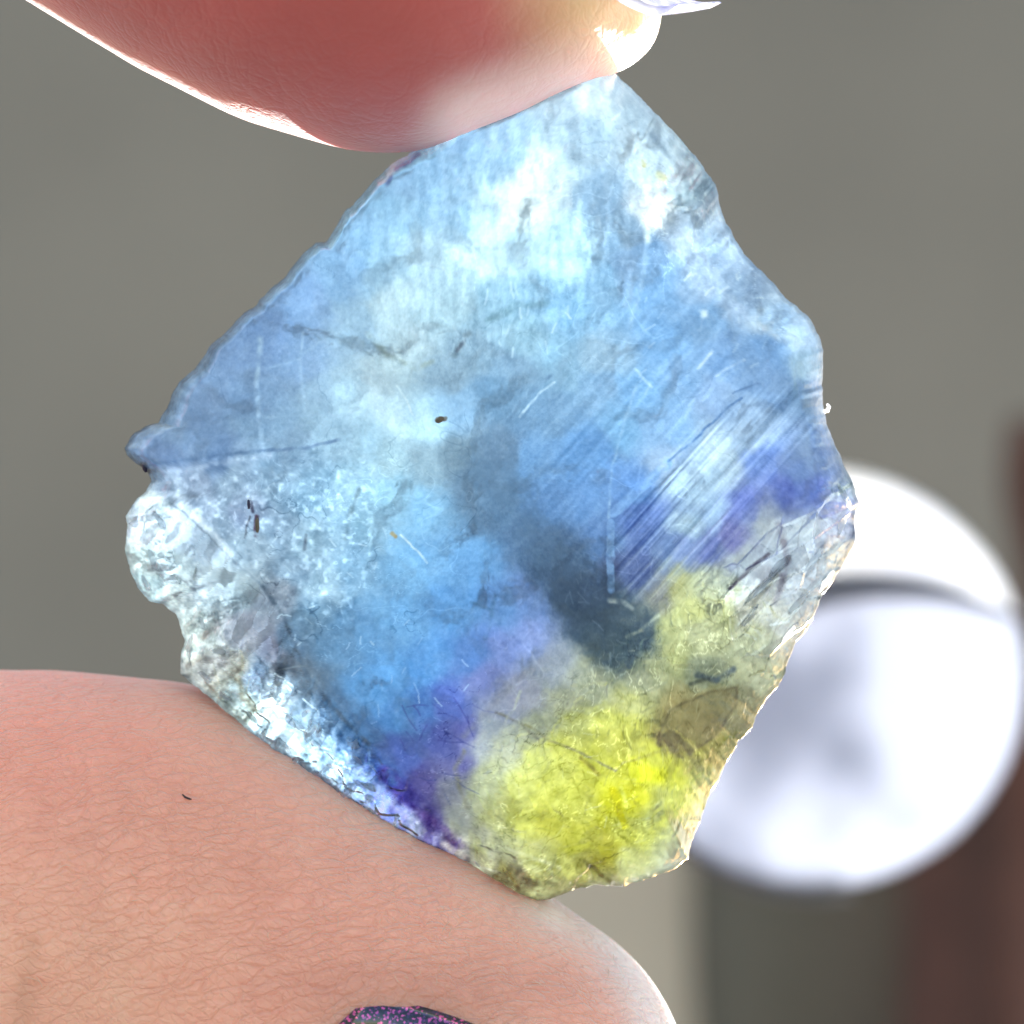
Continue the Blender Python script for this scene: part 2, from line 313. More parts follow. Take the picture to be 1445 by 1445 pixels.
DARK = []   # (points, width, softness, colour, alpha)
STROKES = [  # cracks, grains and bands, plus bright spots of light painted as colour
 ([(925,172),(960,205),(988,248),(1006,296)], 17, 8, 'dceef6', .6), ([(918,190),(950,226),(985,280),(1004,306)], 4, 4, '93a9bc', .5),
 ([(392,985),(432,1035),(470,1080),(515,1125),(565,1165)], 50, 22, 'dceefc', .95),
 ([(738,288),(768,272)], 44, 46, 'f8ffff', .75), ([(922,292),(932,304)], 24, 20, 'ffffff', .95), ([(1122,462),(1140,476)], 16, 16, 'ffffff', .9), ([(990,443),(994,443)], 9, 5, 'e0f2ff', .8),
 ([(905,228),(908,232)], 7, 5, 'd8c878', .8), ([(930,248),(936,252)], 9, 6, 'd8d8a0', .7), ([(640,360),(720,350),(820,345)], 40, 50, 'd8f2ff', .45), ([(560,585),(610,595)], 24, 26, 'd4eefc', .5),
 ([(368,478),(362,540),(367,600),(372,640)], 5, 4, 'b6d2f0', .75), ([(427,470),(424,520),(428,560)], 3, 3, 'b0cdec', .6),
 ([(375,520),(420,508),(455,478)], 2.5, 3, 'a9c8e8', .5), ([(372,590),(440,585),(500,588)], 2, 3, 'aecbe6', .35),
 ([(214,655),(290,646),(360,636),(430,632),(480,620)], 3, 3, '6080b0', .7), ([(230,668),(300,656),(380,642)], 5, 5, 'bccdea', .55),
 ([(236,708),(262,724),(300,762),(330,792),(372,828)], 2.5, 2, '6f8298', .6), ([(250,700),(285,738),(325,782)], 7, 6, 'e4ecf8', .7),
 ([(372,828),(400,870),(416,912),(432,950),(470,1000),(520,1050)], 4, 4, '46586e', .6),
 ([(863,832),(861,770),(862,738)], 10, 2, '7eacea', .8), ([(866,724),(905,688),(942,655)], 13, 2.5, '86b4ee', .7),
 ([(942,652),(980,620),(1030,572),(1046,562)], 2, 2, '6088c4', .8), ([(900,540),(880,600),(864,660),(858,730)], 2.5, 3, 'a6cdee', .5),
 ([(915,330),(905,400),(892,450),(870,520)], 5, 6, 'a6c9ea', .6), ([(912,265),(914,340)], 6, 5, 'f6ffff', .8), ([(905,338),(896,390),(885,430)], 6, 6, '7e99b6', .55),
 ([(712,600),(740,560),(778,530)], 3, 3, '6f93b8', .6), ([(733,588),(760,556),(782,540)], 2.5, 2, 'd0e6f6', .7), ([(895,520),(920,545)], 3, 2, 'b8d8f4', .7),
 ([(985,520),(1005,495)], 3, 2, 'c8dcf4', .7), ([(1010,530),(1050,508)], 2.5, 2, 'c8dcf4', .6), ([(1034,554),(1060,545),(1075,540)], 2, 2, '5c80b8', .6),
 ([(565,755),(590,778),(602,795)], 2, 1.5, 'dcecf0', .8), ([(553,752),(558,757)], 4, 2, 'b89860', .8),
 ([(508,690),(490,740),(486,760)], 4, 4, '6a8494', .6), ([(535,660),(525,740),(520,790)], 3, 3, 'aed2e6', .6),
 ([(352,705),(356,722)], 4, 2.5, '4a4a68', .8), ([(363,728),(361,755)], 5, 2.5, '53324a', .85), ([(352,730),(345,760)], 2, 1.5, '50586c', .7), ([(432,755),(430,775)], 3, 2, '4c5870', .7),
 ([(203,655),(208,665)], 7, 3, '1c1a38', .95), ([(560,240),(578,228),(590,218)], 5, 3, '6a70b8', .5), ([(545,258),(552,250)], 4, 3, '6a78b8', .7),
 ([(616,592),(627,591)], 5, 2, '6a5c4c', .95), ([(560,545),(575,565),(582,585)], 2, 2, 'e8f4f4', .6),
 ([(545,1092),(570,1118),(600,1145),(612,1165)], 17, 9, '32248c', .9), ([(600,1150),(625,1168),(640,1190)], 8, 6, '5a3a9c', .75), ([(628,1192),(655,1208)], 8, 5, 'e4c8ec', .7),
 ([(655,1060),(642,1085),(650,1120),(660,1140)], 4, 4, '8c8878', .65), ([(742,1022),(775,1045),(820,1062),(868,1088)], 2.5, 2, '8a8458', .7), ([(700,1005),(735,1020),(760,1045)], 2.5, 2.5, '7c7668', .6),
 ([(820,1070),(845,1092)], 4, 3, '948430', .7), ([(868,1088),(880,1076),(920,1064),(960,1050)], 2.5, 2, '948a50', .6), ([(864,1115),(872,1140),(882,1165)], 9, 2.5, 'd2c600', .9), ([(876,1112),(886,1140)], 5, 2, 'f2ee50', .8),
 ([(735,975),(725,1000),(705,1030)], 2.5, 2, 'c8c8b8', .5), ([(655,1040),(690,1000),(730,960),(770,930)], 5, 6, '8888a0', .5), ([(700,1150),(720,1165)], 2, 2, '90905c', .4),
 ([(899,1097),(912,1092),(926,1094)], 20, 9, 'f4f020', .6), ([(928,1042),(945,1002),(1000,977),(1040,970),(1038,995),(1010,1038),(975,1060),(945,1050),(928,1042)], 2.5, 2, '5c4c34', .6), ([(960,1025),(1000,990),(1025,985)], 16, 12, 'b09a60', .5),
 ([(985,952),(1010,960),(1035,945)], 6, 4, '46566a', .7), ([(975,965),(1000,958)], 4, 3, '4c5048', .6),
 ([(930,1050),(945,1035),(965,1045),(975,1062)], 7, 4, '6c5c48', .8), ([(1030,830),(1060,800),(1085,782)], 4, 2, '5c5264', .85), ([(1045,868),(1075,838),(1098,812)], 5, 2, '76746c', .7), ([(1100,740),(1112,790),(1095,850)], 7, 5, '807888', .75),
 ([(1038,850),(1070,820)], 6, 2, 'c8ccd0', .7), ([(1120,800),(1160,830)], 3, 2, '9898a0', .5), ([(930,1248),(870,1252),(850,1235),(825,1215)], 4, 4, '6e6428', .7),
 ([(705,1238),(735,1232),(750,1250)], 10, 6, '6c5c4c', .7), ([(590,1208),(625,1212),(670,1232)], 5, 4, '44405c', .8), ([(575,1195),(600,1206)], 5, 3, '5c70a0', .7),
 ([(690,1190),(740,1205),(790,1225)], 3, 3, 'dcd8b8', .6), ([(885,900),(905,890),(930,868)], 3, 3, 'dcdcb8', .6), ([(955,850),(962,900),(950,935)], 3, 3, 'e0de90', .6),
 ([(860,846),(880,850),(893,858)], 5, 3, 'c8d0d4', .8), ([(700,840),(690,880),(685,900)], 4, 4, '44709c', .45), ([(665,850),(690,860)], 3, 3, '44709c', .4),
 ([(690,450),(730,432),(770,428)], 7, 6, '5f8a9c', .55), ([(660,470),(640,500)], 6, 5, '6c7c88', .5), ([(655,480),(645,495)], 3, 2, '5c6478', .6), ([(735,458),(770,450),(795,440)], 9, 9, 'b4def4', .5), ([(690,474),(730,462)], 9, 9, 'b4d8ec', .5),
 ([(520,470),(545,500),(590,520),(610,510)], 5, 5, '98a498', .5), ([(300,1000),(330,1015)], 4, 3, '6c6450', .6), ([(335,960),(345,985),(360,1000)], 7, 5, '8c7c5c', .6), ([(285,955),(310,985)], 3, 2, '706860', .7),
]

def colour(x, y, e, th):
    pts = []
    for ln in CP.replace('\n', '|').split('|'):
        a, b, c = ln.split(); pts.append((float(a), float(b), *hx(c)))
    pts = np.array(pts)
    wx = x + 20 * fbm(x, y, 70, 5, 201, 0.5); wy = y + 20 * fbm(x, y, 70, 5, 202, 0.5)
    acc = np.zeros((len(x), 3)); ws = np.zeros(len(x))
    for p in pts:
        d2 = (wx - p[0]) ** 2 + (wy - p[1]) ** 2
        wgt = 1.0 / (d2 + 420.0) ** 2.6
        acc += wgt[:, None] * p[2:5]; ws += wgt
    c = acc / ws[:, None]
    jx = x + 2 * fbm(x, y, 14, 3, 301); jy = y + 2 * fbm(x, y, 14, 3, 302)
    for pl, wd, so, cc, al in STROKES:
        x0 = min(p[0] for p in pl) - 40; x1 = max(p[0] for p in pl) + 40; y0 = min(p[1] for p in pl) - 40; y1 = max(p[1] for p in pl) + 40
        m = np.nonzero((x > x0) & (x < x1) & (y > y0) & (y < y1))[0]
        d, _ = seg_dist(jx[m], jy[m], pl)
        k = al * (1 - sst(wd * 0.5 - so * 0.5, wd * 0.5 + so, d)) * np.clip(0.8 + 1.2 * fbm(x[m], y[m], 12, 2, 55), 0, 1)
        c[m] = c[m] * (1 - k[:, None]) + np.array(hx(cc)) * k[:, None]
    v = np.zeros(len(x))
    # veils: vertical fibres in the upper middle, slanting ones in the cleavage zone, mottling elsewhere
    up = poly_mask(x, y, [(480,330),(640,180),(840,120),(930,220),(920,400),(800,500),(560,520)], 60)
    v += up * (0.06 * vn((x + 10 * fbm(x, y, 60, 2, 1)) / 8, y / 50, 401) + 0.07 * fbm(x * 2.2, y, 30, 4, 402, .7) + 0.05 * fbm(x * 1.5, y, 70, 3, 403))
    sm = poly_mask(x, y, STRI, 26)
    ca, sa = math.cos(R(-48)), math.sin(R(-48))
    al = x * ca + y * sa; ac = -x * sa + y * ca
    v += sm * (0.14 * vn(ac / 9, al / 220, 61) + 0.13 * vn(ac / 4, al / 110, 62) + 0.08 * vn(ac / 2.4, al / 60, 63))
    st2 = poly_mask(x, y, [(700,600),(800,520),(900,420),(1010,420),(1040,560),(870,700),(860,820),(760,700)], 50)
    v += st2 * (0.07 * vn(ac / 10, al / 120, 71) + 0.06 * vn(ac / 5, al / 60, 72))
    mo = poly_mask(x, y, [(200,660),(480,630),(540,700),(520,860),(430,900),(300,780)], 40)
    v += mo * (0.12 * fbm(x, y, 16, 4, 81, 0.6) + 0.10 * np.clip(fbm(x, y, 9, 2, 82) - 0.18, 0, 1) * 4 + .06 * fbm(x, y, 34, 3, 83))
    ym = poly_mask(x, y, YEL, 40)
    b, *_r2 = worley(x + 9 * fbm(x, y, 22, 3, 18), y + 9 * fbm(x, y, 22, 3, 19), 24, 24)
    v += ym * (0.08 * fbm(x, y, 16, 4, 85, 0.6) - 0.08 * (1 - sst(0, 0.09, b)) * sst(-.1, .25, fbm(x, y, 60, 2, 5)))
    rim = (1 - sst(0.5, 1.1, e / bevw(th) + 0.3 * fbm(x, y, 40, 2, 77))) * beva(th)
    v += rim * (0.22 * fbm(x, y, 16, 4, 87, 0.75))
    def vein(S, k, seed, soft=.035):
        out = np.zeros(len(x)); gate = sst(k, k + .25, fbm(x, y, S * 1.3, 2, seed + 9))
        i = np.nonzero((gate > .01) & (vmask > .01))[0]; a = x[i]; b = y[i]
        f = fbm(a + .3 * S * vn(a / S * 1.7, b / S * 1.7, seed + 3), b + .3 * S * vn(a / S * 1.7, b / S * 1.7, seed + 4), S, 3, seed, .55)
        out[i] = (1 - sst(0, soft, np.abs(f))) * gate[i]
        return out
    mid = poly_mask(x, y, [(300,660),(560,630),(600,900),(450,960),(330,800)], 50)
    vmask = mid; v += mid * (.10 * vein(30, -.05, 500) + .08 * vein(16, 0, 510, .05) - .14 * vein(40, .05, 520))
    vmask = ym; v += ym * (.14 * vein(26, -.05, 530, .05) - .17 * vein(44, .0, 540) - .10 * vein(18, .05, 550, .05))
    vio = poly_mask(x, y, [(540,980),(700,930),(650,1130),(570,1120)], 40)
    vmask = vio; v += vio * (-.12 * vein(34, -.05, 560) + .10 * vein(20, .0, 570))
    trr = poly_mask(x, y, [(850,110),(960,180),(1160,470),(1120,520),(930,390)], 30)
    vmask = trr; v += trr * (.10 * fbm(x * 1.3, y, 22, 4, 580, .7) + .12 * vein(24, 0, 590, .06))
    vmask = np.ones(len(x)); v += .05 * vein(90, .0, 620, .02) - .05 * vein(70, .05, 630, .02)
    v += 0.055 * fbm(x, y, 45, 5, 88, 0.72) + 0.035 * fbm(x, y, 5, 3, 89, 0.8)
    c = c + v[:, None] * np.array([1.05, 1.0, 0.92])
    # scattered tiny white needles and hair cracks
    rng = np.random.default_rng(5)
    def needles(n, poly, lmin, lmax, ang, spread, cc, alpha, wd):
        xs = [p[0] for p in poly]; ys = [p[1] for p in poly]; k = 0
        m0 = np.nonzero((x > min(xs) - 60) & (x < max(xs) + 60) & (y > min(ys) - 60) & (y < max(ys) + 60))[0]
        m0 = m0[np.argsort(y[m0])]; y0_ = y[m0]; x0_ = x[m0]
        while k < n:
            a = rng.uniform(min(xs), max(xs)); b = rng.uniform(min(ys), max(ys))
            if not in_poly(np.array([a]), np.array([b]), poly)[0]: continue
            k += 1
            L = rng.uniform(lmin, lmax); t = R(ang + rng.normal(0, spread)); bend = rng.uniform(-.35, .35)
            pl = [(a, b), (a + L * .5 * math.cos(t), b + L * .5 * math.sin(t)), (a + L * .5 * (math.cos(t) + math.cos(t + bend)), b + L * .5 * (math.sin(t) + math.sin(t + bend)))]
            i0, i1 = np.searchsorted(y0_, (b - L - 8, b + L + 8)); m = m0[i0:i1][np.abs(x0_[i0:i1] - a) < L + 8]
            if len(m) == 0: continue
            d, _ = seg_dist(x[m], y[m], pl)
            kk = alpha * rng.uniform(.4, 1) * (1 - sst(wd * .4, wd * 1.3, d))
            c[m] = c[m] * (1 - kk[:, None]) + np.array(hx(cc)) * kk[:, None]
    needles(26, [(300,690),(560,640),(560,900),(440,960),(330,800)], 5, 16, 75, 60, 'd8ecf8', .5, 1.3)
    needles(14, [(480,880),(700,860),(640,1060),(540,1080)], 5, 18, 60, 60, 'b4d4f8', .5, 1.2)
    needles(22, [(540,1000),(690,950),(640,1130),(580,1120)], 12, 44, 30, 40, '30389c', .35, 1.3)
    needles(26, [(600,330),(860,300),(830,480),(620,520)], 6, 26, 88, 16, 'e4f6ff', .35, 1.8)
    needles(24, [(860,130),(1000,260),(1130,460),(1060,480),(930,380)], 5, 16, 70, 40, 'f4fcff', .5, 2)
    needles(60, YEL, 6, 26, -50, 70, 'e6e4b8', .3, 1.0)
    needles(22, YEL, 8, 34, 20, 50, '7c7440', .4, 1.2)
    needles(24, FACR, 8, 46, -42, 20, 'f0f4f8', .45, 2)
    needles(20, [(780,780),(900,840),(910,930),(840,920)], 8, 24, 45, 60, '7488a4', .35, 1.3)
    needles(24, [(900,420),(1080,480),(1130,600),(900,640)], 6, 18, -48, 10, 'bcd8f4', .4, 1.8)
    ex = x + 26 * fbm(x, y, 26, 4, 901, .6); ey = y + 26 * fbm(x, y, 26, 4, 902, .6)
    for pl, cc, al in ((DARKB, '304a6a', .42), (DARKS, '587a9e', .35)):
        k = (al * poly_mask(ex, ey, pl, 9) * np.clip(1 + 1.1 * fbm(x, y, 22, 4, 905, .65), .2, 1.2))[:, None]
        c = c * (1 - k) + np.array(hx(cc)) * k
    # smoky grain sealed under the crust, its outline a polygon
    gm = poly_mask(x, y, [(922,1042),(945,1000),(1000,975),(1042,968),(1040,995),(1010,1040),(975,1062),(945,1052)], 5)
    tint = np.array(hx('8f7c50')) + 0.10 * fbm(x, y, 18, 3, 93)[:, None]
    c = c * (1 - .5 * gm[:, None]) + tint * .5 * gm[:, None]
    return np.clip(c, 0.02, 0.995)

GAIN = 0.98
DARKB = [(775,795),(800,772),(850,805),(905,858),(918,900),(892,938),(850,926),(800,892),(782,850)]  # dark inner shade of the stone, painted into its colour
DARKS = [(640,618),(700,608),(742,680),(800,770),(775,812),(722,765),(690,705),(650,665)]  # streak of the same painted shade, up to the left
def build_fluorite():
    NT, NS = 1360, 370
    root = empty('fluorite_stone', P(690, 680, 0))
    tag(root, 'rough translucent blue, violet and yellow fluorite slice pinched between finger and thumb', 'crystal')
    th = (np.arange(NT) / NT) * 2 * math.pi - math.pi
    s = np.linspace(0.004, 1.0, NS)
    S, TH = np.meshgrid(s, th, indexing='ij')
    RR = Rth(TH)
    X = C0[0] + S * RR * np.cos(TH); Y = C0[1] + S * RR * np.sin(TH)
    E = (1 - S) * RR
    x, y, e, t_ = X.ravel(), Y.ravel(), E.ravel(), TH.ravel()
    h = front_h(x, y, t_, e)
    c = colour(x, y, e, t_)
    front = P(x, y, -h / PPC)
    idx = np.arange(NS * NT).reshape(NS, NT)
    nx = np.roll(idx, -1, axis=1)
    q = np.stack([idx[:-1].ravel(), nx[:-1].ravel(), nx[1:].ravel(), idx[1:].ravel()], -1)
    # back skin, coarser rings, shares the rim through a side strip
    NB = 170
    sb = 1 - 0.99 * np.linspace(0, 1, NB) ** 1.4
    SB, TB = np.meshgrid(sb, th, indexing='ij')
    RB = Rth(TB)
    XB = C0[0] + SB * RB * np.cos(TB); YB = C0[1] + SB * RB * np.sin(TB)
    eb = ((1 - SB) * RB).ravel(); xb, yb = XB.ravel(), YB.ravel()
    hb = 95 * (0.1 + 0.9 * (1 - (1 - np.clip(eb / 26, 0, 1)) ** 2) ** 0.6) + 14 * fbm(xb, yb, 150, 4, 600, .6)
    wxb = xb + 14 * fbm(xb, yb, 60, 2, 611); wyb = yb + 14 * fbm(xb, yb, 60, 2, 612)
    b_, r1, r2, ox, oy = worley(wxb, wyb, 95, 610)
    inner = sst(20, 60, eb)
    hb = hb + inner * np.clip((r1 - .5) * .8 * ox + (r2 - .5) * .8 * oy, -24, 24)
    b_, r1, r2, ox, oy = worley(wxb, wyb, 36, 620)
    hb = np.maximum(hb + inner * ((r1 - .5) * .5 * ox + (r2 - .5) * .5 * oy) + 2.5 * fbm(xb, yb, 18, 3, 640), 4)
    back = P(xb, yb, hb / PPC)
    boost = 1 + .18 * poly_mask(x, y, YEL, 40) + .2 * poly_mask(x, y, STRI, 25) + .5 * (1 - sst(1, 11, e)) + .4 * poly_mask(x, y, BANDL, 30) + .7 * poly_mask(x, y, [(400,960),(450,1010),(530,1090),(585,1150),(610,1200),(560,1200),(430,1100),(370,1040)], 22) + .3 * poly_mask(x, y, FACR, 25) + .15 * poly_mask(x, y, [(850,90),(960,180),(1170,470),(1120,530),(930,390)], 40)  # gain that paints the glowing rim and bright bands into the colour
    n0 = NS * NT
    jb = n0 + np.arange(NB * NT).reshape(NB, NT); jn = np.roll(jb, -1, axis=1)
    qb = np.stack([jb[:-1].ravel(), jn[:-1].ravel(), jn[1:].ravel(), jb[1:].ravel()], -1)
    qs = np.stack([idx[-1], nx[-1], jn[0], jb[0]], -1)
    cf = P(C0[0], C0[1], -92 / PPC)[None]; cb = P(C0[0], C0[1], 95 / PPC)[None]
    i_f = n0 + NB * NT; i_b = i_f + 1
    t1 = np.stack([np.full(NT, i_f), nx[0], idx[0]], -1)
    t2 = np.stack([np.full(NT, i_b), jb[-1], jn[-1]], -1)
    co = np.concatenate([front, back, cf, cb])
    # clear glassy places let more straight light through
    rimk = (1 - sst(0.4, 1.1, e / bevw(t_))) * beva(t_)
    clr = np.clip(0.36 + 0.2 * rimk + 0.12 * poly_mask(x, y, FACR, 15) + 0.30 * fbm(x, y, 70, 4, 700), 0.08, 0.75) * sst(-2, 10, e)
    bmk = poly_mask(x, y, BANDL, 22)
    a6 = R(-58); al = x * math.cos(a6) + y * math.sin(a6); ac = -x * math.sin(a6) + y * math.cos(a6)
    bb, q1, q2, _, _ = worley(al / 1.9 + 4 * fbm(x, y, 20, 2, 6), ac + 4 * fbm(x, y, 20, 2, 7), 15, 71)
    clr = np.clip(clr + bmk * .5 * (q1 - .45), .05, .8) * sst(-2, 10, e)
    boost = boost * (1 + bmk * (q2 - .42) * .7)  # facet glints painted as lighter and darker cells
    fmk = poly_mask(x, y, FACR, 14)
    a6 = R(-44); al = x * math.cos(a6) + y * math.sin(a6); ac = -x * math.sin(a6) + y * math.cos(a6)
    bb, q1, q2, _, _ = worley(al / 2.6 + 3 * fbm(x, y, 30, 2, 6), ac, 22, 72)
    boost = boost * (1 + fmk * ((q2 - .5) * .45 - .25 * (1 - sst(0, .06, bb))))
    g_ = lin(c) * np.array([.288, .355, .392]) * ((lin(c) @ np.array([.3, .5, .2])) ** .32 * boost)[:, None] * GAIN
    gg = g_.reshape(NS, NT, 3)
    gs = sum(np.roll(gg, k, axis=1) for k in range(-8, 9, 2)) / 9
    cs = np.cumsum(np.concatenate([np.repeat(gs[:1], 9, 0), gs, np.repeat(gs[-1:], 8, 0)]), axis=0); gs = (cs[17:] - cs[:-17]) / 17
    gs = np.concatenate([gs, np.repeat(gs[-1:], NS - len(gs), 0)]) if len(gs) < NS else gs[:NS]
    cf = np.clip(g_ / np.sqrt(gs.reshape(-1, 3)), .015, .97)
    ib = np.clip(np.round((SB[:, 0] - 0.004) / (1 - 0.004) * (NS - 1)).astype(int), 0, NS - 1)
    cb_ = np.clip(np.sqrt(gs[ib]), .02, .97).reshape(-1, 3)
    cl = np.concatenate([cf, cb_, [cf[0]], [cb_[-1]]])
    ca = np.concatenate([clr, .10 * sst(0, 20, eb), [.3], [.1]])
    rgba = np.concatenate([cl, ca[:, None]], 1)
    o = mesh_np('body', co, np.concatenate([q, qs, qb]), m_fluor, root, True, {'zones_and_light': rgba}, np.concatenate([t1, t2]))  # colour attribute carries mineral zones and painted light together
    return root, o

def fluor_material(name, attr=True, color=(.8, .85, .9), clear=0.4, rough=0.16, gain=1.0):
    m, n, out = mat(name)
    L = n.links.new
    tc = node(n, 'ShaderNodeTexCoord')
    if attr:
        a = node(n, 'ShaderNodeVertexColor', _layer_name='zones_and_light'); csock, fsock = a.outputs['Color'], a.outputs['Alpha']
    else:
        nz0 = node(n, 'ShaderNodeTexNoise', Scale=6.0, Detail=4.0); L(tc.outputs['Object'], nz0.inputs['Vector'])
        r = node(n, 'ShaderNodeValToRGB')
        r.color_ramp.elements[0].color = (*[c * .75 for c in color], 1); r.color_ramp.elements[1].color = (*color, 1)
        L(nz0.outputs[0], r.inputs[0]); csock = r.outputs[0]
    nz = node(n, 'ShaderNodeTexNoise', Scale=26.0, Detail=6.0, Roughness=0.65); L(tc.outputs['Object'], nz.inputs['Vector'])
    bp = node(n, 'ShaderNodeBump', Strength=0.35, Distance=0.01); L(nz.outputs[0], bp.inputs['Height'])
    tr = node(n, 'ShaderNodeBsdfTranslucent'); L(csock, tr.inputs['Color']); L(bp.outputs[0], tr.inputs['Normal'])
    rf = node(n, 'ShaderNodeBsdfRefraction', Roughness=rough, IOR=1.43); L(bp.outputs[0], rf.inputs['Normal'])
    mixc = node(n, 'ShaderNodeMix', _data_type='RGBA'); mixc.inputs[0].default_value = 0.0
    L(csock, mixc.inputs[6]); mixc.inputs[7].default_value = (.95, .96, .97, 1); L(mixc.outputs[2], rf.inputs['Color'])
    m1 = node(n, 'ShaderNodeMixShader')
    if attr: L(fsock, m1.inputs[0])
    else: m1.inputs[0].default_value = clear
    L(tr.outputs[0], m1.inputs[1]); L(rf.outputs[0], m1.inputs[2])
    gl = node(n, 'ShaderNodeBsdfGlossy', Roughness=0.12); L(bp.outputs[0], gl.inputs['Normal'])
    fr = node(n, 'ShaderNodeFresnel', IOR=1.43); L(bp.outputs[0], fr.inputs['Normal'])
    m2 = node(n, 'ShaderNodeMixShader'); L(fr.outputs[0], m2.inputs[0]); L(m1.outputs[0], m2.inputs[1]); L(gl.outputs[0], m2.inputs[2])
    L(m2.outputs[0], out.inputs[0])
    return m

m_fluor = fluor_material('fluorite_zoned_lit', rough=.07)
def flake_material():
    m, n, out = mat('clear_flake'); L = n.links.new
    tc = node(n, 'ShaderNodeTexCoord'); nz = node(n, 'ShaderNodeTexNoise', Scale=2.0, Detail=5.0); L(tc.outputs['Object'], nz.inputs['Vector'])
    bp = node(n, 'ShaderNodeBump', Strength=.4, Distance=.1); L(nz.outputs[0], bp.inputs['Height'])
    r = node(n, 'ShaderNodeValToRGB'); r.color_ramp.elements[0].color = (.78, .83, .88, 1); r.color_ramp.elements[1].color = (1, 1, 1, 1); L(nz.outputs[0], r.inputs[0])
    tp = node(n, 'ShaderNodeBsdfTransparent'); L(r.outputs[0], tp.inputs[0])
    tl = node(n, 'ShaderNodeBsdfTranslucent'); tl.inputs[0].default_value = (.96, .98, 1, 1); L(bp.outputs[0], tl.inputs['Normal'])
    m1 = node(n, 'ShaderNodeMixShader'); m1.inputs[0].default_value = .3; L(tp.outputs[0], m1.inputs[1]); L(tl.outputs[0], m1.inputs[2])
    gl = node(n, 'ShaderNodeBsdfGlossy', Roughness=.08); L(bp.outputs[0], gl.inputs['Normal'])
    lw = node(n, 'ShaderNodeLayerWeight', Blend=.35); L(bp.outputs[0], lw.inputs['Normal'])
    pw = node(n, 'ShaderNodeMath', _operation='POWER'); L(lw.outputs['Facing'], pw.inputs[0]); pw.inputs[1].default_value = 4
    m2 = node(n, 'ShaderNodeMixShader'); L(pw.outputs[0], m2.inputs[0]); L(m1.outputs[0], m2.inputs[1]); L(gl.outputs[0], m2.inputs[2]); L(m2.outputs[0], out.inputs[0])
    return m
m_clear = flake_material()
stone, body = build_fluorite()

# glassy splinters standing out of the broken rim, each a small cut block
rng = random.Random(11)
bvh_body = None
def tree(o):
    dg = bpy.context.evaluated_depsgraph_get()
    me = o.data
    vs_ = np.empty(len(me.vertices) * 3, np.float32); me.vertices.foreach_get('co', vs_)
    mw = np.array(o.matrix_world)
    co = vs_.reshape(-1, 3) @ mw[:3, :3].T + mw[:3, 3]
    return co

def shard_mesh(k):
    r = random.Random(100 + k)
    bm = bmesh.new()
    n = r.choice([4, 5, 5, 6])
    lo, hi = [], []
    for i in range(n):
        a = 2 * math.pi * (i + r.uniform(-.25, .25)) / n
        lo.append(bm.verts.new((math.cos(a) * r.uniform(.8, 1.1), math.sin(a) * r.uniform(.4, .6), -0.6)))
    sh = (r.uniform(-.25, .25), r.uniform(-.2, .2)); tl = (r.uniform(-.35, .35), r.uniform(-.5, .5))
    for v in lo:
        x, y = v.co.x * .7 + sh[0], v.co.y * .68 + sh[1]
        hi.append(bm.verts.new((x, y, .35 + tl[0] * x + tl[1] * y)))
    for i in range(n):
        bm.faces.new((lo[i], lo[(i + 1) % n], hi[(i + 1) % n], hi[i]))
    bm.faces.new(hi); bm.faces.new(lo[::-1])
    bmesh.ops.recalc_face_normals(bm, faces=bm.faces)
    me = bpy.data.meshes.new('splinter'); bm.to_mesh(me); bm.free(); me.materials.append(m_clear)
    return me
SH = [shard_mesh(k) for k in range(9)]

def frame_rot(ang, tilt, roll):
    """photo-plane rotation of a local frame: x along the splinter, z towards the camera"""
    from mathutils import Matrix
    B = Matrix((rv, uv, -dv)).transposed()
    return (B @ Matrix.Rotation(-ang, 3, 'Z') @ Matrix.Rotation(tilt, 3, 'X') @ Matrix.Rotation(roll, 3, 'Y')).to_4x4()

def splinter(px, py, L, ang, tilt, roll, wid, dep):
    from mathutils import Matrix
    th = np.array([math.atan2(py - C0[1], px - C0[0])]); e = Rth(th) - math.hypot(px - C0[0], py - C0[1])
    h = float(front_h(np.array([px]), np.array([py]), th, e)[0])
    o = bpy.data.objects.new('splinter', rng.choice(SH)); col.objects.link(o)
    c = P(px, py, -(h + dep * 0.1) / PPC)
    M = Matrix.Translation(Vector(c)) @ frame_rot(ang, tilt, roll) @ Matrix.Diagonal((L / PPC / 2, wid / PPC, dep / PPC, 1))
    o.parent = stone
    o.matrix_parent_inverse = stone.matrix_basis.inverted()
    o.matrix_basis = M
    return o

SPL = [(420,1020),(440,1050),(470,1085),(505,1120),(400,985),(452,1030),(488,1062),(530,1140),(548,1162),(415,1062),(385,1035),(520,1105),(470,1112),(432,1085)]
for (a, b) in SPL:
    for k in range(3):
        splinter(a + rng.uniform(-16, 16), b + rng.uniform(-14, 14), rng.uniform(14, 34), R(rng.choice([-62, -55, -70, 30, 38]) + rng.uniform(-10, 10)), R(rng.uniform(-28, 28)), R(rng.uniform(-24, 24)), rng.uniform(6, 11), rng.uniform(8, 13))
for (a, b, L, an, wd) in [(225,735,40,50,14),(215,790,36,70,16),(205,822,30,60,14),(240,815,34,20,15),(192,738,22,0,11),
                          (285,880,26,70,9),(268,915,40,-80,9),(290,955,30,40,9),(320,985,30,38,10),(355,1012,30,42,10),(310,920,30,10,10)]:
    splinter(a, b, L, R(an), R(rng.uniform(-18, 18)), R(rng.uniform(-12, 12)), wd, 12)
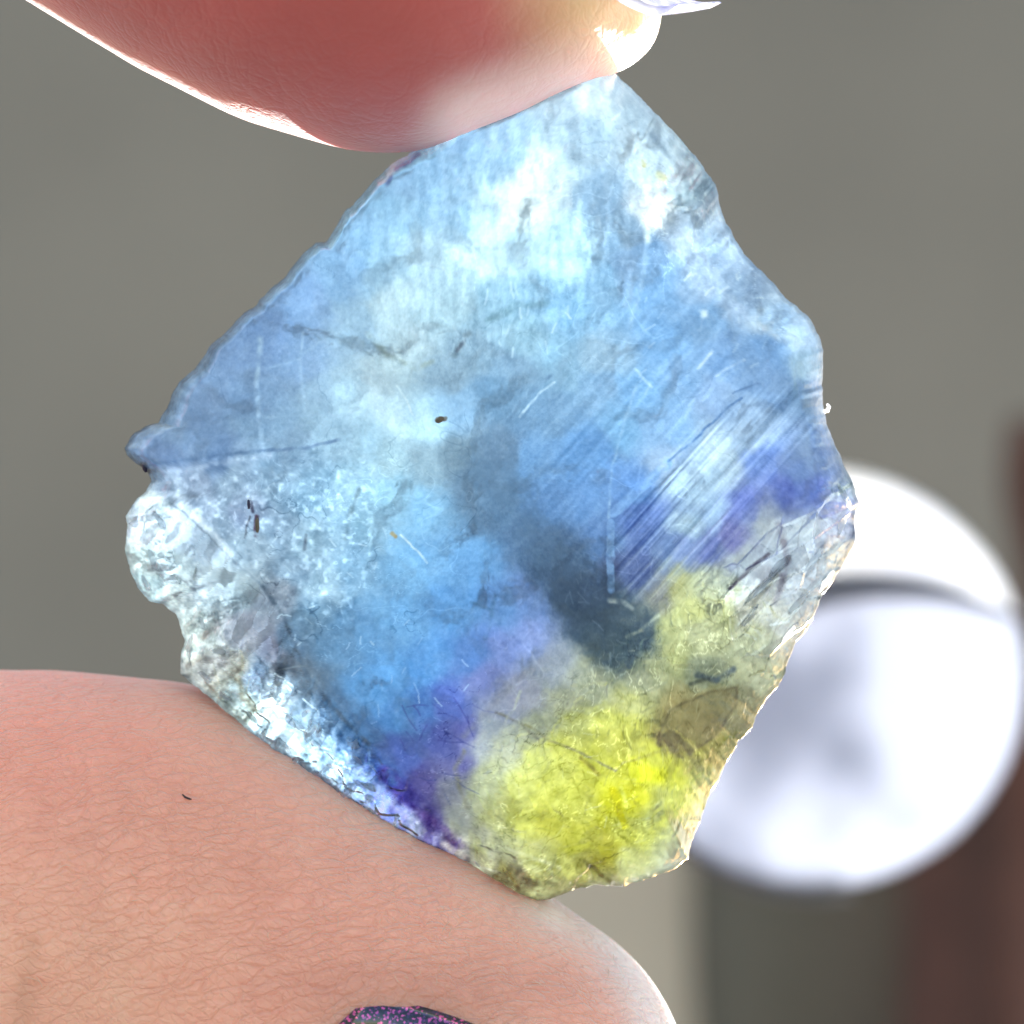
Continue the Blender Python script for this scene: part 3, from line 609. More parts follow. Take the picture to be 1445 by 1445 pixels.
for (a, b, L, an, wd) in [(1070,835,70,-44,9),(1100,800,60,-46,12),(1150,790,60,-62,18),(1125,850,56,-40,13),(1060,870,44,-46,11),(1185,745,40,-70,14),(1192,700,36,60,12),(1110,895,46,-50,12),(1165,820,36,-50,10)]:
    splinter(a, b, L, R(an), R(rng.uniform(-16, 16)), R(rng.uniform(-10, 10)), wd, 12)

# a crumb hooked on the right edge and dark mineral grains in the stone
def tube(name, pts, rad, m, parent, taper=True, n=8):
    pts = [Vector(p) for p in pts]; co = []; q = []
    for i, p in enumerate(pts):
        t = (pts[min(i + 1, len(pts) - 1)] - pts[max(i - 1, 0)]).normalized()
        a = t.cross(Vector(dv)); a = a.normalized() if a.length > 1e-6 else Vector(rv)
        b = t.cross(a)
        f = i / (len(pts) - 1)
        r = rad * (0.35 + 0.65 * math.sin(math.pi * (0.08 + 0.84 * f))) if taper else rad
        for k in range(n):
            an = 2 * math.pi * k / n
            co.append(p + r * (math.cos(an) * a + math.sin(an) * b))
    for i in range(len(pts) - 1):
        for k in range(n):
            q.append((i * n + k, i * n + (k + 1) % n, (i + 1) * n + (k + 1) % n, (i + 1) * n + k))
    if name is None: return [tuple(c) for c in co], q
    return mesh_np(name, [tuple(c) for c in co], q, m, parent)
tube('crumb', [P(a, b, -.02) for a, b in [(1158,578),(1164,581),(1168,579),(1170,574),(1167,570)]], 3.2 / PPC, m_clear, stone)

m_grain = principled('brown_mineral', (.10, .075, .05), .45, 30, .3)
m_vgrain = principled('violet_mineral', (.012, .01, .04), .3, 30, .3)
def grain(px, py, a, b, m, ang=0.0, lift=1.5):
    bm = bmesh.new(); bmesh.ops.create_icosphere(bm, subdivisions=2, radius=1)
    r = random.Random(int(px * 7 + py))
    for v in bm.verts: v.co *= r.uniform(.8, 1.15)
    me = bpy.data.meshes.new('grain'); bm.to_mesh(me); bm.free(); me.materials.append(m)
    th = np.array([math.atan2(py - C0[1], px - C0[0])]); e = Rth(th) - math.hypot(px - C0[0], py - C0[1])
    h = float(front_h(np.array([float(px)]), np.array([float(py)]), th, e)[0])
    from mathutils import Matrix
    o = bpy.data.objects.new('grain', me); col.objects.link(o); o.parent = stone
    o.matrix_parent_inverse = stone.matrix_basis.inverted()
    o.matrix_basis = Matrix.Translation(Vector(P(px, py, -(h + lift * .3) / PPC))) @ frame_rot(ang, 0, 0) @ Matrix.Diagonal((a / PPC, b / PPC, 2.5 / PPC, 1))
grain(621, 592, 6.5, 4.5, m_grain, R(-20)); grain(204, 659, 3.5, 9, m_vgrain, R(-20))
grain(363, 741, 3, 11, m_grain); grain(351, 712, 2.5, 7, m_vgrain)

# ------------------------------------------------------------------ the hand
def sphere_chain(cps, step=0.12):
    """cps: (px, py, t cm, radius px, depth scale) -> dense list of spheres"""
    out = []
    for a, b in zip(cps[:-1], cps[1:]):
        n = max(2, int(math.hypot(b[0] - a[0], b[1] - a[1]) / PPC / step))
        for k in range(n):
            f = k / n
            out.append([a[i] + (b[i] - a[i]) * f for i in range(5)])
    out.append(list(cps[-1]))
    return out
INDEX = [(-2000,-300,1.6,470,1.0),(-1500,-760,1.2,400,1.0),(-900,-800,.7,360,1.0),(-300,-575,.2,325,1.1),(219,-255,-.1,314,1.25),(339,-180,-.12,312,1.27),(450,-125,-.14,313,1.27),(545,-95,-.16,311,1.25),(640,-62,-.16,246,1.3),(848,15,-.1,91,1.9)]
THUMB = [(-2000,900,1.5,560,1.0),(-1400,1180,1.0,450,1.0),(-700,1290,.65,360,1.0),(-250,1284,.5,342,.95),(60,1284,.34,341,.92),(200,1292,.28,336,.9),(356,1362,.22,312,.9),(540,1465,.18,302,1.0),(690,1552,.18,287,1.12)]
PALM = [(-2000,-300,1.6,470,1.0),(-2150,300,1.9,560,.8),(-2000,900,1.5,560,1.0),(-2500,700,1.9,560,.8),(-3000,500,2.0,480,.85),(-3600,400,2.0,430,.85)]
PALM2 = [(-2150,100,1.9,520,.8),(-2500,700,1.9,560,.8)]

def build_hand(m):
    bt = bmesh.new(); bmesh.ops.create_icosphere(bt, subdivisions=4, radius=1)
    sv = np.array([v.co[:] for v in bt.verts]); bt.verts.ensure_lookup_table(); sf = np.array([[v.index for v in f.verts] for f in bt.faces]); bt.free()
    allv, allf = [], []
    for ch in (INDEX, THUMB, PALM, PALM2):
        for (px, py, t, r, ds) in sphere_chain(ch, 0.2 if ch is INDEX or ch is THUMB else 0.5):
            rr = r / PPC * (D + t) / D
            allf.append(sf + len(sv) * len(allv))
            allv.append(P(px, py, t) + rr * (sv[:, :1] * rv + sv[:, 1:2] * uv - sv[:, 2:] * ds * dv))
    tmp = mesh_np('hand_base', np.concatenate(allv), None, m, tris=np.concatenate(allf))
    me = tmp.data; bpy.data.objects.remove(tmp)
    o = bpy.data.objects.new('skin', me); col.objects.link(o)
    rm = o.modifiers.new('r', 'REMESH'); rm.mode = 'VOXEL'; rm.voxel_size = 0.06
    s = o.modifiers.new('s', 'SMOOTH'); s.factor = 0.5; s.iterations = 8
    ss = o.modifiers.new('d', 'SUBSURF'); ss.levels = 1; ss.render_levels = 1
    dg = bpy.context.evaluated_depsgraph_get()
    me2 = bpy.data.meshes.new_from_object(o.evaluated_get(dg))
    o.modifiers.clear(); o.data = me2
    n = len(me2.vertices)
    co = np.empty(n * 3, np.float32); me2.vertices.foreach_get('co', co); co = co.reshape(-1, 3).astype(float)
    # the pad of the thumb gives way under the edge of the stone
    px, py, t = unP(co)
    me2.polygons.foreach_set('use_smooth', np.ones(len(me2.polygons), bool))
    # skin tone: pressed fingertip redder, darkened for shade; glow near the nail painted yellowish
    base = np.tile(np.array([.93, .43, .315]), (n, 1))
    idx = (py < 500) & (px > -600)
    k = sst(500, 300, py)[:, None] * (px > -900)[:, None]
    red = np.array([.50, .10, .085])
    base = base * (1 - k) + red * k
    tip = sst(680, 860, px + .3 * (60 - py))[:, None] * k
    base = base * (1 - tip) + np.array([.80, .56, .30]) * tip
    th = (py > 700)[:, None]
    a1 = np.exp(-(((px - 60) / 260) ** 2 + ((py - 1010) / 110) ** 2))[:, None]
    base = np.where(th, base * (1 - .45 * a1) + np.array([.90, .36, .27]) * .45 * a1, base)
    a2 = np.exp(-(((px - 60) / 300) ** 2 + ((py - 1380) / 160) ** 2))[:, None]
    base = np.where(th, base * (1 - .6 * a2) + np.array([.93, .54, .38]) * .6 * a2, base)
    a3 = np.exp(-(((px - 600) / 250) ** 2 + ((py - 1400) / 45) ** 2))[:, None]
    base = np.where(th, base * (1 - .5 * a3) + np.array([.60, .25, .18]) * .5 * a3, base)
    # soft light rim of the fingertip, painted as pale skin along the stone
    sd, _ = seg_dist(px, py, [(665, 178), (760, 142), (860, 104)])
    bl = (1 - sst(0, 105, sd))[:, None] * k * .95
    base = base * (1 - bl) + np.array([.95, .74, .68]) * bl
    sd2, _ = seg_dist(px, py, [(800, 1262), (850, 1270), (890, 1318), (925, 1390), (945, 1450)])  # bright light on the thumb tip, painted as pale skin
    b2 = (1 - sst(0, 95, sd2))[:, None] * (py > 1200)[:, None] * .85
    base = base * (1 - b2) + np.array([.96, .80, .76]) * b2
    cr, _ = seg_dist(px, py, [(44, 1330), (38, 1380), (28, 1460)])
    ck = (1 - sst(0, 26, cr))[:, None] * .25
    base = base * (1 - ck) + np.array([.45, .2, .1]) * ck
    v = 1 + .10 * fbm(px, py, 160, 3, 801, .5)
    base = base * v[:, None]
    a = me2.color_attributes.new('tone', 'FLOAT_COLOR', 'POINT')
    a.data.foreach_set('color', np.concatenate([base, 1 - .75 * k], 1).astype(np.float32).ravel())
    me2.materials.clear(); me2.materials.append(m)
    return o, co

def skin_material():
    m, n, out = mat('skin'); L = n.links.new
    b = node(n, 'ShaderNodeBsdfPrincipled', Roughness=0.52)
    b.inputs['Subsurface Weight'].default_value = 0.75
    b.inputs['Subsurface Radius'].default_value = (1.0, 0.5, 0.36)
    b.inputs['Subsurface Scale'].default_value = 0.3
    b.inputs['Specular IOR Level'].default_value = 0.4
    b.inputs['Sheen Weight'].default_value = 0.5; b.inputs['Sheen Roughness'].default_value = 0.5
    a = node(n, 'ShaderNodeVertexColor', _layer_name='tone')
    tc = node(n, 'ShaderNodeTexCoord')
    # fine capillary mottling
    nz = node(n, 'ShaderNodeTexNoise', Scale=5.0, Detail=6.0, Roughness=.6); L(tc.outputs['Object'], nz.inputs['Vector'])
    r = node(n, 'ShaderNodeValToRGB'); r.color_ramp.elements[0].position = .3; r.color_ramp.elements[1].position = .7
    r.color_ramp.elements[0].color = (.94, .88, .87, 1); r.color_ramp.elements[1].color = (1.0, 1.0, 1.0, 1)
    L(nz.outputs[0], r.inputs[0])
    mx = node(n, 'ShaderNodeMix', _data_type='RGBA', _blend_type='MULTIPLY'); mx.inputs[0].default_value = 1
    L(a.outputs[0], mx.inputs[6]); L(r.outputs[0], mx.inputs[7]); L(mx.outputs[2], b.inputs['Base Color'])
    # crease lines: two crossing families of stretched noise plus a pore net
    def lines(rot, sx, sy, detail, seed):
        mp = node(n, 'ShaderNodeMapping', _vector_type='TEXTURE'); mp.inputs['Rotation'].default_value = (0, rot, 0); mp.inputs['Scale'].default_value = (1 / sx, 1 / 3.0, 1 / sy); mp.inputs['Location'].default_value = (seed, 0, 0)
        w_ = node(n, 'ShaderNodeTexNoise', Scale=1.0, Detail=detail, Distortion=1.6)
        L(tc.outputs['Object'], mp.inputs[0]); L(mp.outputs[0], w_.inputs['Vector']); return w_.outputs[0]
    l1 = lines(R(-18), 8, 60, 3, 1.0); l2 = lines(R(40), 16, 70, 3, 5.0); l3 = lines(R(-12), 3, 16, 4, 9.0)
    def cells(rot, sx, sy, seed, soft):
        mp = node(n, 'ShaderNodeMapping', _vector_type='TEXTURE'); mp.inputs['Rotation'].default_value = (0, rot, 0); mp.inputs['Scale'].default_value = (1 / sx, 1 / sx, 1 / sy); mp.inputs['Location'].default_value = (seed, 0, 0)
        ds = node(n, 'ShaderNodeTexNoise', Scale=5.0, Detail=3.0); L(tc.outputs['Object'], ds.inputs['Vector'])
        mxv = node(n, 'ShaderNodeMix', _data_type='VECTOR'); mxv.inputs[0].default_value = .10; L(tc.outputs['Object'], mxv.inputs[4]); L(ds.outputs['Color'], mxv.inputs[5])
        L(mxv.outputs[1], mp.inputs[0])
        v_ = node(n, 'ShaderNodeTexVoronoi', Scale=1.0, _feature='DISTANCE_TO_EDGE'); L(mp.outputs[0], v_.inputs['Vector'])
        m_ = node(n, 'ShaderNodeMapRange', _interpolation_type='SMOOTHSTEP'); m_.inputs['From Max'].default_value = soft; L(v_.outputs[0], m_.inputs[0]); return m_.outputs[0]
    c1 = cells(R(-16), 9, 27, 1.0, .16); c2 = cells(R(20), 24, 52, 4.0, .2)
    def add(p, q, k):
        x = node(n, 'ShaderNodeMath', _operation='MULTIPLY_ADD'); L(p, x.inputs[0]); x.inputs[1].default_value = k
        if q is None: x.inputs[2].default_value = 0
        else: L(q, x.inputs[2])
        return x.outputs[0]
    # furrows tinted slightly darker and redder than the ridges between them
    lc = add(c1, add(c2, add(l3, add(l1, None, .35), .45), .16), .22)
    lr = node(n, 'ShaderNodeValToRGB'); lr.color_ramp.elements[0].position = .36; lr.color_ramp.elements[1].position = .86
    lr.color_ramp.elements[0].color = (.94, .89, .87, 1); lr.color_ramp.elements[1].color = (1.04, 1.04, 1.04, 1); L(lc, lr.inputs[0])
    mx2 = node(n, 'ShaderNodeMix', _data_type='RGBA', _blend_type='MULTIPLY'); mx2.inputs[0].default_value = 1
    L(mx.outputs[2], mx2.inputs[6]); L(lr.outputs[0], mx2.inputs[7]); L(mx2.outputs[2], b.inputs['Base Color'])
    hgt = add(c1, add(c2, add(l3, add(l1, None, .5), 1.0), .3), .55)
    bp = node(n, 'ShaderNodeBump', Strength=1.0, Distance=0.012); L(hgt, bp.inputs['Height']); L(bp.outputs[0], b.inputs['Normal'])
    # how deeply the skin is furrowed here (smooth on the pressed finger pad), broken up by a slow noise
    nb = node(n, 'ShaderNodeTexNoise', Scale=1.3, Detail=2.0); L(tc.outputs['Object'], nb.inputs['Vector'])
    mb = node(n, 'ShaderNodeMapRange'); mb.inputs['From Min'].default_value = .35; mb.inputs['From Max'].default_value = .65; mb.inputs['To Min'].default_value = .6; L(nb.outputs[0], mb.inputs[0])
    ms = node(n, 'ShaderNodeMath', _operation='MULTIPLY'); L(mb.outputs[0], ms.inputs[0]); L(a.outputs['Alpha'], ms.inputs[1])
    sl = node(n, 'ShaderNodeMapRange'); sl.inputs['From Min'].default_value = .25; sl.inputs['To Min'].default_value = .8; sl.inputs['To Max'].default_value = .28; L(a.outputs['Alpha'], sl.inputs[0]); L(sl.outputs[0], b.inputs['Subsurface Scale'])
    L(ms.outputs[0], bp.inputs['Strength']); L(ms.outputs[0], mx2.inputs[0])
    L(b.outputs[0], out.inputs[0])
    return m
m_skin = skin_material()
hand = empty('hand', P(-2150, 400, 1.6))
tag(hand, 'hand pinching the stone between a reddened index finger above and a thumb below', 'hand')
skin, hco = build_hand(m_skin)
skin.parent = hand; skin.matrix_parent_inverse = hand.matrix_basis.inverted()
hb = BVHTree.FromPolygons([Vector(c) for c in hco], [tuple(p.vertices) for p in skin.data.polygons])
def on_hand(px, py, lift=0.0):
    t = Vector(P(px, py, 0)); o = Vector(CAM); d = (t - o).normalized()
    loc, nrm, i, dist = hb.ray_cast(o, d)
    if loc is None: return None, None
    if nrm.dot(d) > 0: nrm = -nrm
    return loc + nrm * lift, nrm

# thumb nail: a curved lacquered plate on the lower side, its upper edge just in the picture
def polish():
    m, n, out = mat('glitter_polish'); L = n.links.new
    b = node(n, 'ShaderNodeBsdfPrincipled', Roughness=.22, Metallic=.55)
    b.inputs['Coat Weight'].default_value = 1.0; b.inputs['Coat Roughness'].default_value = .04
    tc = node(n, 'ShaderNodeTexCoord')
    vo = node(n, 'ShaderNodeTexVoronoi', Scale=120.0); L(tc.outputs['Object'], vo.inputs['Vector'])
    r = node(n, 'ShaderNodeValToRGB'); e = r.color_ramp.elements
    e[0].position = 0; e[0].color = (.006, .004, .012, 1); e[1].position = 1; e[1].color = (.75, .10, .32, 1)
    for p, c in ((.55, (.008, .004, .016, 1)), (.72, (.05, .02, .10, 1)), (.86, (.55, .06, .28, 1))):
        q = e.new(p); q.color = c
    sp = node(n, 'ShaderNodeSeparateColor'); L(vo.outputs['Color'], sp.inputs[0]); L(sp.outputs[0], r.inputs[0]); L(r.outputs[0], b.inputs['Base Color'])
    nm = node(n, 'ShaderNodeBump', Strength=.6, Distance=.01); L(sp.outputs[1], nm.inputs['Height']); L(nm.outputs[0], b.inputs['Normal'])
    L(b.outputs[0], out.inputs[0]); return m
m_polish = polish()
def thumb_nail():
    ax = np.array([.86, .51]); c0 = np.array([540.0, 1465.0]); r0 = 302.0
    NU, NV = 40, 40
    co = []; 
    for layer, lift in ((0, 14.0), (1, -30.0)):
        for i in range(NU):
            u = i / (NU - 1) * 2 - 1
            for j in range(NV):
                v_ = j / (NV - 1) * 2 - 1
                # rounded-rectangle plate
                uu = u * math.sqrt(1 - .28 * v_ * v_); vv = v_ * math.sqrt(1 - .28 * u * u)
                s = 222 + uu * 315                      # along the thumb, px
                phi = R(-47.5) + vv * R(66)              # 0 faces the camera, + towards the top of the photo
                rad = r0 - s * .03 + lift - 26 * max(0, abs(u) ** 6) * (layer == 0) * .6 - 22 * abs(v_) ** 8 * (layer == 0)
                a = c0 + ax * s; nrm = np.array([ax[1], -ax[0]])
                p = a + nrm * rad * math.sin(phi)
                co.append(P(p[0], p[1], .18 - rad * (1.0 + .12 * min(1, max(0, s / 170))) * math.cos(phi) / PPC))
    q = []
    n = NU * NV
    for i in range(NU - 1):
        for j in range(NV - 1):
            a = i * NV + j
            q.append((a, a + 1, a + NV + 1, a + NV)); q.append((n + a, n + a + NV, n + a + NV + 1, n + a + 1))
    ring = [i * NV for i in range(NU)] + [(NU - 1) * NV + j for j in range(1, NV)] + [i * NV + NV - 1 for i in range(NU - 2, -1, -1)] + [j for j in range(NV - 2, 0, -1)]
    for a, b in zip(ring, ring[1:] + ring[:1]): q.append((a, n + a, n + b, b))
    o = mesh_np('thumb_nail', np.array(co), q, m_polish, hand)
    o['label'] = 'thumb nail in dark purple glitter polish'
thumb_nail()

# index nail: the free edge shows past the fingertip at the top
def nail_mat():
    m, n, out = mat('lacquered_nail'); L = n.links.new
    tr = node(n, 'ShaderNodeBsdfTranslucent'); tr.inputs[0].default_value = (.85, .85, .95, 1)
    b = node(n, 'ShaderNodeBsdfPrincipled', Roughness=.25); 
    tc = node(n, 'ShaderNodeTexCoord'); nz = node(n, 'ShaderNodeTexNoise', Scale=14.0, Detail=3.0); L(tc.outputs['Object'], nz.inputs['Vector'])
    r = node(n, 'ShaderNodeValToRGB'); r.color_ramp.elements[0].position = .42; r.color_ramp.elements[0].color = (.55, .55, .75, 1); r.color_ramp.elements[1].position = .58; r.color_ramp.elements[1].color = (.85, .85, .92, 1)
    L(nz.outputs[0], r.inputs[0]); L(r.outputs[0], b.inputs['Base Color']); L(r.outputs[0], tr.inputs[0])
    mx = node(n, 'ShaderNodeMixShader'); mx.inputs[0].default_value = .55
    L(b.outputs[0], mx.inputs[1]); L(tr.outputs[0], mx.inputs[2]); L(mx.outputs[0], out.inputs[0]); return m
m_nail = nail_mat()
def index_nail():
    # plate running along the upper side of the fingertip; its curled free edge dips to y=22
    NU, NV = 30, 40; co = []
    for layer, th in ((0, 0.0), (1, 20.0)):
        for i in range(NU):
            u = i / (NU - 1)                           # 0 root .. 1 free edge
            for j in range(NV):
                v_ = j / (NV - 1) * 2 - 1
                cx = 560 + u * (455 - 60 * abs(v_) ** 2.5)
                cyy = -330 + u * 318 + 22 * math.sin(u * math.pi) - 22 * (max(0, u - .88) / .12) ** 2
                t = -.1 + v_ * .50
                yy = cyy + 24 + 60 * v_ * v_ * (1 - .75 * u) + th * (1 - (max(0, u - .8) / .2) ** 2 * .9) + 12 * u * (1 - v_ * v_)
                co.append(P(cx + th * .15, yy, t))
    q = []; n = NU * NV
    for i in range(NU - 1):
        for j in range(NV - 1):
            a = i * NV + j
            q.append((a, a + NV, a + NV + 1, a + 1)); q.append((n + a, n + a + 1, n + a + NV + 1, n + a + NV))
    ring = [i * NV for i in range(NU)] + [(NU - 1) * NV + j for j in range(1, NV)] + [i * NV + NV - 1 for i in range(NU - 2, -1, -1)] + [j for j in range(NV - 2, 0, -1)]
    for a, b in zip(ring, ring[1:] + ring[:1]): q.append((a, b, n + b, n + a))
    o = mesh_np('finger_nail', np.array(co), q, m_nail, hand)
    o['label'] = 'pale translucent nail edge past the index fingertip'
index_nail()

# tiny pale hairs and one dark one on the thumb
m_hair = principled('pale_hair', (.70, .48, .36), .5, 30, .1)
m_dark = principled('dark_hair', (.03, .02, .02), .5, 30, .1)
rng2 = random.Random(4)
allc, allq = [], []
for k in range(34):
    if k < 24: x0, y0 = rng2.uniform(430, 890), rng2.uniform(1285, 1400)
    else: x0, y0 = rng2.uniform(20, 700), rng2.uniform(1180, 1400)
    a = rng2.uniform(0, 6.28); L_ = rng2.uniform(6, 20); cv = rng2.uniform(-1.6, 1.6); pts = []
    x, y = x0, y0
    for i in range(6):
        l, nn = on_hand(x, y, .0035)
        if l is None: break
        pts.append(l); x += math.cos(a) * L_ / 5; y += math.sin(a) * L_ / 5; a += cv / 5
    if len(pts) < 4: continue
    c, q = tube(None, pts, .0014, None, None, n=5)
    b0 = len(allc); allc += c; allq += [tuple(i + b0 for i in f) for f in q]
hs = mesh_np('fine_hairs', allc, allq, m_hair, hand); hs['kind'] = 'stuff'
pts = [on_hand(a, b, .006)[0] for a, b in [(257,1122),(261,1126),(266,1128),(270,1129)]]
tube('dark_hair', pts, .0042, m_dark, hand)

# ------------------------------------------------------------------ the white dish behind, out of focus
def porcelain(name, c0, c1, gl=.12, scale=.5, sweep=False):
    m, n, out = mat(name); L = n.links.new
    tc = node(n, 'ShaderNodeTexCoord'); nz = node(n, 'ShaderNodeTexNoise', Scale=scale, Detail=3.0, Roughness=.5); L(tc.outputs['Object'], nz.inputs['Vector'])
    r = node(n, 'ShaderNodeValToRGB'); r.color_ramp.elements[0].position = .38; r.color_ramp.elements[1].position = .62
    r.color_ramp.elements[0].color = (*c0, 1); r.color_ramp.elements[1].color = (*c1, 1)
    fac = nz.outputs[0]
    if sweep:                                     # brighter light towards one side, painted into the floor colour
        sx = node(n, 'ShaderNodeSeparateXYZ'); L(tc.outputs['Object'], sx.inputs[0])
        mr = node(n, 'ShaderNodeMapRange'); mr.inputs['From Min'].default_value = 1.6; mr.inputs['From Max'].default_value = 3.4; mr.inputs['To Min'].default_value = -.1; mr.inputs['To Max'].default_value = .35
        L(sx.outputs[0], mr.inputs[0])
        ad = node(n, 'ShaderNodeMath', _operation='ADD'); L(nz.outputs[0], ad.inputs[0]); L(mr.outputs[0], ad.inputs[1]); fac = ad.outputs[0]
    L(fac, r.inputs[0])
    tr = node(n, 'ShaderNodeBsdfTranslucent'); L(r.outputs[0], tr.inputs[0])
    df = node(n, 'ShaderNodeBsdfDiffuse'); L(r.outputs[0], df.inputs[0])
    m1 = node(n, 'ShaderNodeMixShader'); m1.inputs[0].default_value = .85; L(df.outputs[0], m1.inputs[1]); L(tr.outputs[0], m1.inputs[2])
    g_ = node(n, 'ShaderNodeBsdfGlossy', Roughness=.15); fr = node(n, 'ShaderNodeFresnel', IOR=1.5)
    m2 = node(n, 'ShaderNodeMixShader'); L(fr.outputs[0], m2.inputs[0]); L(m1.outputs[0], m2.inputs[1]); L(g_.outputs[0], m2.inputs[2])
    L(m2.outputs[0], out.inputs[0]); return m
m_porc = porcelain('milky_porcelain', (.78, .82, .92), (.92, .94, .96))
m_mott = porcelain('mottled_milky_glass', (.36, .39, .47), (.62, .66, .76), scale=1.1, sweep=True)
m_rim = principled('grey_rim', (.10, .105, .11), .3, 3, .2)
DT = 12.0
DC = np.array([1150.0, 957.0])
def disc(name, cx, cy, rpx, t, thick, mt, parent, dome=0.0, clip=None, ns=24, nt_=128):
    """lens-shaped round plate facing the camera; clip(x,y) moves points onto an edge"""
    co = []; q = []
    for side in (0, 1):
        for i in range(ns):
            s = i / (ns - 1)
            for k in range(nt_):
                a = 2 * math.pi * k / nt_
                x, y = cx + rpx * s * math.cos(a), cy + rpx * s * math.sin(a)
                if clip: x, y = clip(x, y)
                z = t - dome * (1 - s * s) * (1 if side == 0 else .2) + (thick if side else 0) * (1 - .3 * s ** 6)
                co.append(P(x, y, z))
    n = ns * nt_
    for i in range(ns - 1):
        for k in range(nt_):
            a = i * nt_ + k; b = i * nt_ + (k + 1) % nt_
            q.append((a, b, b + nt_, a + nt_)); q.append((n + a, n + a + nt_, n + b + nt_, n + b))
    for k in range(nt_):
        a = (ns - 1) * nt_ + k; b = (ns - 1) * nt_ + (k + 1) % nt_
        q.append((a, b, n + b, n + a))
    return mesh_np(name, np.array(co), q, mt, parent)
dish = empty('round_dish', P(1150, 1240, DT))
tag(dish, 'blurred round white dish glowing in the sun, right behind the stone', 'dish')
def arc_y(x): return 1240 - math.sqrt(max(0, 430 ** 2 - (x - 1215) ** 2))
def clip_high(x, y): return x, min(y, arc_y(x) - 2)
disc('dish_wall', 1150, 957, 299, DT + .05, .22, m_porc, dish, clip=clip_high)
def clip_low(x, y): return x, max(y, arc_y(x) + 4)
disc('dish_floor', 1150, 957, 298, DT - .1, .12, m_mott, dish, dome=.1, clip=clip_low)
def torus(name, cx, cy, rpx, t, rad, m, parent, n=128, k2=12, a0=0, a1=2 * math.pi):
    closed = abs(a1 - a0 - 2 * math.pi) < 1e-6
    co = []; q = []
    c = P(cx, cy, t)
    rr = rpx / PPC * (D + t) / D
    m_ = n if closed else n + 1
    for i in range(m_):
        a = a0 + (a1 - a0) * i / n
        e1 = math.cos(a) * rv - math.sin(a) * uv
        for k in range(k2):
            b = 2 * math.pi * k / k2
            co.append(c + e1 * (rr + rad * math.cos(b)) + dv * rad * math.sin(b))
    for i in range(n):
        for k in range(k2):
            j = (i + 1) % m_
            q.append((i * k2 + k, i * k2 + (k + 1) % k2, j * k2 + (k + 1) % k2, j * k2 + k))
    return mesh_np(name, np.array(co), q, m, parent)
torus('foot_ring', 1150, 962, 300, DT + .2, .05, m_rim, dish, a0=R(80), a1=R(150))
def shade_strip():
    """shade under the bright upper wall as an added dark strip, thick on the left and running out to the right"""
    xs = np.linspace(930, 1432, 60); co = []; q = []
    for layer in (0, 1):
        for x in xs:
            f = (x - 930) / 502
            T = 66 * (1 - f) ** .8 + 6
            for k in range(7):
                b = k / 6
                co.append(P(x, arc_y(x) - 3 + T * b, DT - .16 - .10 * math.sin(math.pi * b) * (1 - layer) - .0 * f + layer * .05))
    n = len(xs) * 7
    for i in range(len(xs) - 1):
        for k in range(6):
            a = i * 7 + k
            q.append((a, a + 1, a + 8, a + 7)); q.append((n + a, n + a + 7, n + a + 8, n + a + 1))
    return mesh_np('dish_ledge_shade', np.array(co), q, m_ledge_shade, dish)
m_ledge_shade = porcelain('ledge_shade', (.16, .17, .20), (.34, .36, .42), scale=1.2)
shade_strip()  # added dark strip stands in for the shade below the ledge

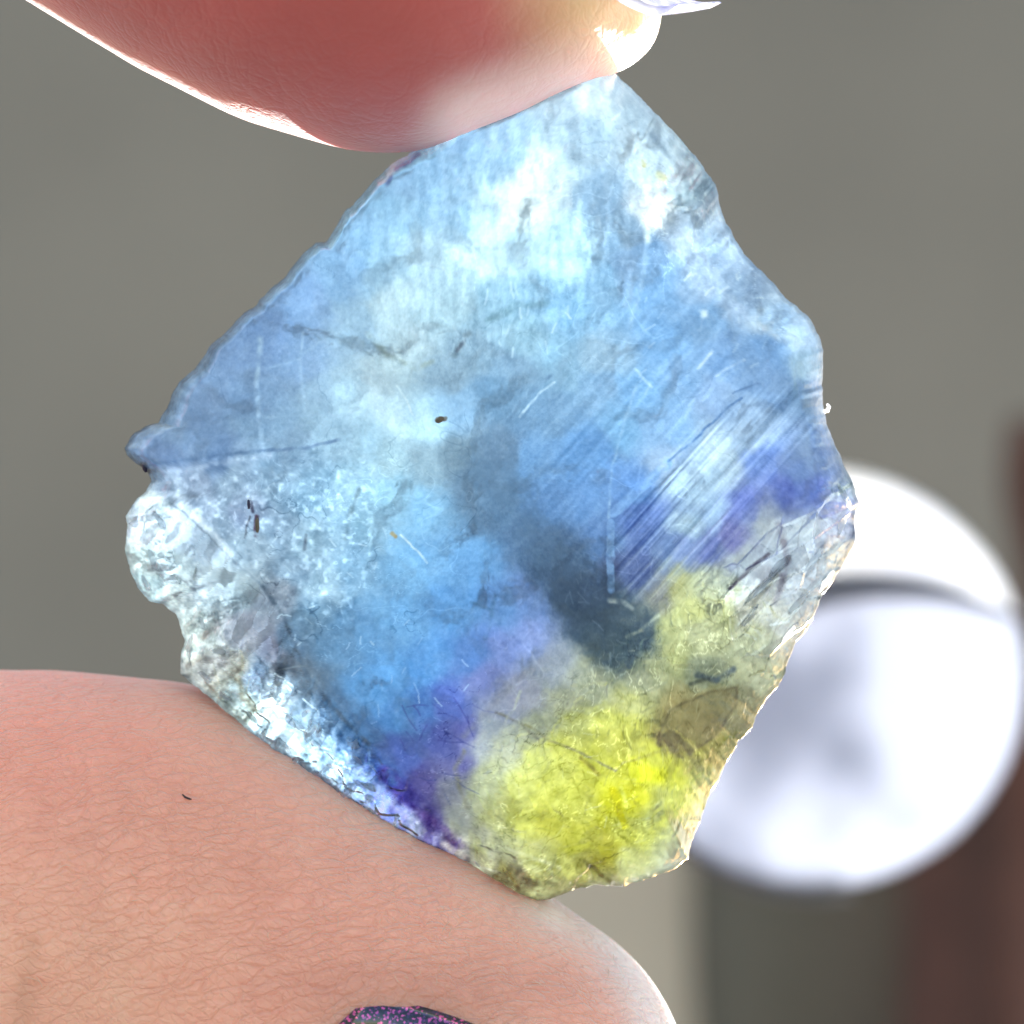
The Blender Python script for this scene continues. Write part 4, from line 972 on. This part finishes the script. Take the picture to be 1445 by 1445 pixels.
# ------------------------------------------------------------------ dark wavy sheets behind on the right, for unidentified blurred areas
def sheet(name, m, X0, X1, Y0, Y1, t0, lean, seed, follow=True, fold=.35):
    NU, NV = 70, 60; co = []; q = []
    for layer in (0, 1):
        for i in range(NU):
            u = i / (NU - 1)
            for j in range(NV):
                v_ = j / (NV - 1)
                x = X0 + (X1 - X0) * u + lean * v_ + 14 * math.sin(5 * v_ + seed) * (1 - u)
                yt = Y0
                if follow:
                    dx = min(abs(x - 1150), 299.0) if x < 1450 else 299.0
                    yt = 957 + math.sqrt(300 ** 2 - dx * dx) + 6 - max(0, x - 1449) * 1.5
                y = yt + (Y1 - yt) * v_
                rollk = max(0, 1 - u * 5) ** 2 * 1.6
                t = t0 + rollk + fold * math.sin(6 * u + 2 * v_ + seed) + .4 * fold * math.sin(13 * u - 3 * v_) + (.4 if layer else 0)
                co.append(P(x, y, t))
    n = NU * NV
    for i in range(NU - 1):
        for j in range(NV - 1):
            a = i * NV + j
            q.append((a, a + 1, a + NV + 1, a + NV)); q.append((n + a, n + a + NV, n + a + NV + 1, n + a + 1))
    ring = [i * NV for i in range(NU)] + [(NU - 1) * NV + j for j in range(1, NV)] + [i * NV + NV - 1 for i in range(NU - 2, -1, -1)] + [j for j in range(NV - 2, 0, -1)]
    for a, b in zip(ring, ring[1:] + ring[:1]): q.append((a, n + a, n + b, b))
    return mesh_np(name, np.array(co), q, m)
m_red_sheet = principled('dark_red_brown_sheet', (.11, .042, .030), .9, .25, .45)
m_grey_sheet = principled('dark_grey_sheet', (.12, .10, .078), .9, .2, .2)
cl = sheet('dark_sheet', m_grey_sheet, 948, 1340, 1130, 1750, 52, 90, 2.0, False, .3)
tag(cl, 'blurred dark grey sheet just below the round dish', 'sheet')
cl = sheet('dark_sheet', m_red_sheet, 1250, 1560, 960, 1750, 48, 40, .5, False, .8)
tag(cl, 'blurred dark reddish brown shape at the lower right edge, beside the round dish', 'sheet')
cl = sheet('dark_sheet', m_red_sheet, 1432, 1560, 590, 900, 47, -8, 3.5, False)
tag(cl, 'narrow sliver of dark reddish shape at the right edge above the dish', 'sheet')
m_pale = principled('lit_wall_strip', (.55, .45, .36), .8, .3, .06)  # pale colour stands in for stronger light on this strip of wall
o = mesh_np('lit_wall_strip', np.concatenate([P(np.array([640., 990, 1010, 640]), np.array([1180., 1180, 1700, 1700]), 53.5), P(np.array([640., 985, 1005, 640]), np.array([1180., 1180, 1700, 1700]), 54.5)]),
            [(0, 3, 2, 1), (4, 5, 6, 7), (0, 1, 5, 4), (1, 2, 6, 5), (2, 3, 7, 6), (3, 0, 4, 7)], m_pale, None, False)
tag(o, 'blurred pale panel added for the more brightly lit strip of wall right of the thumb tip', 'pale_strip')
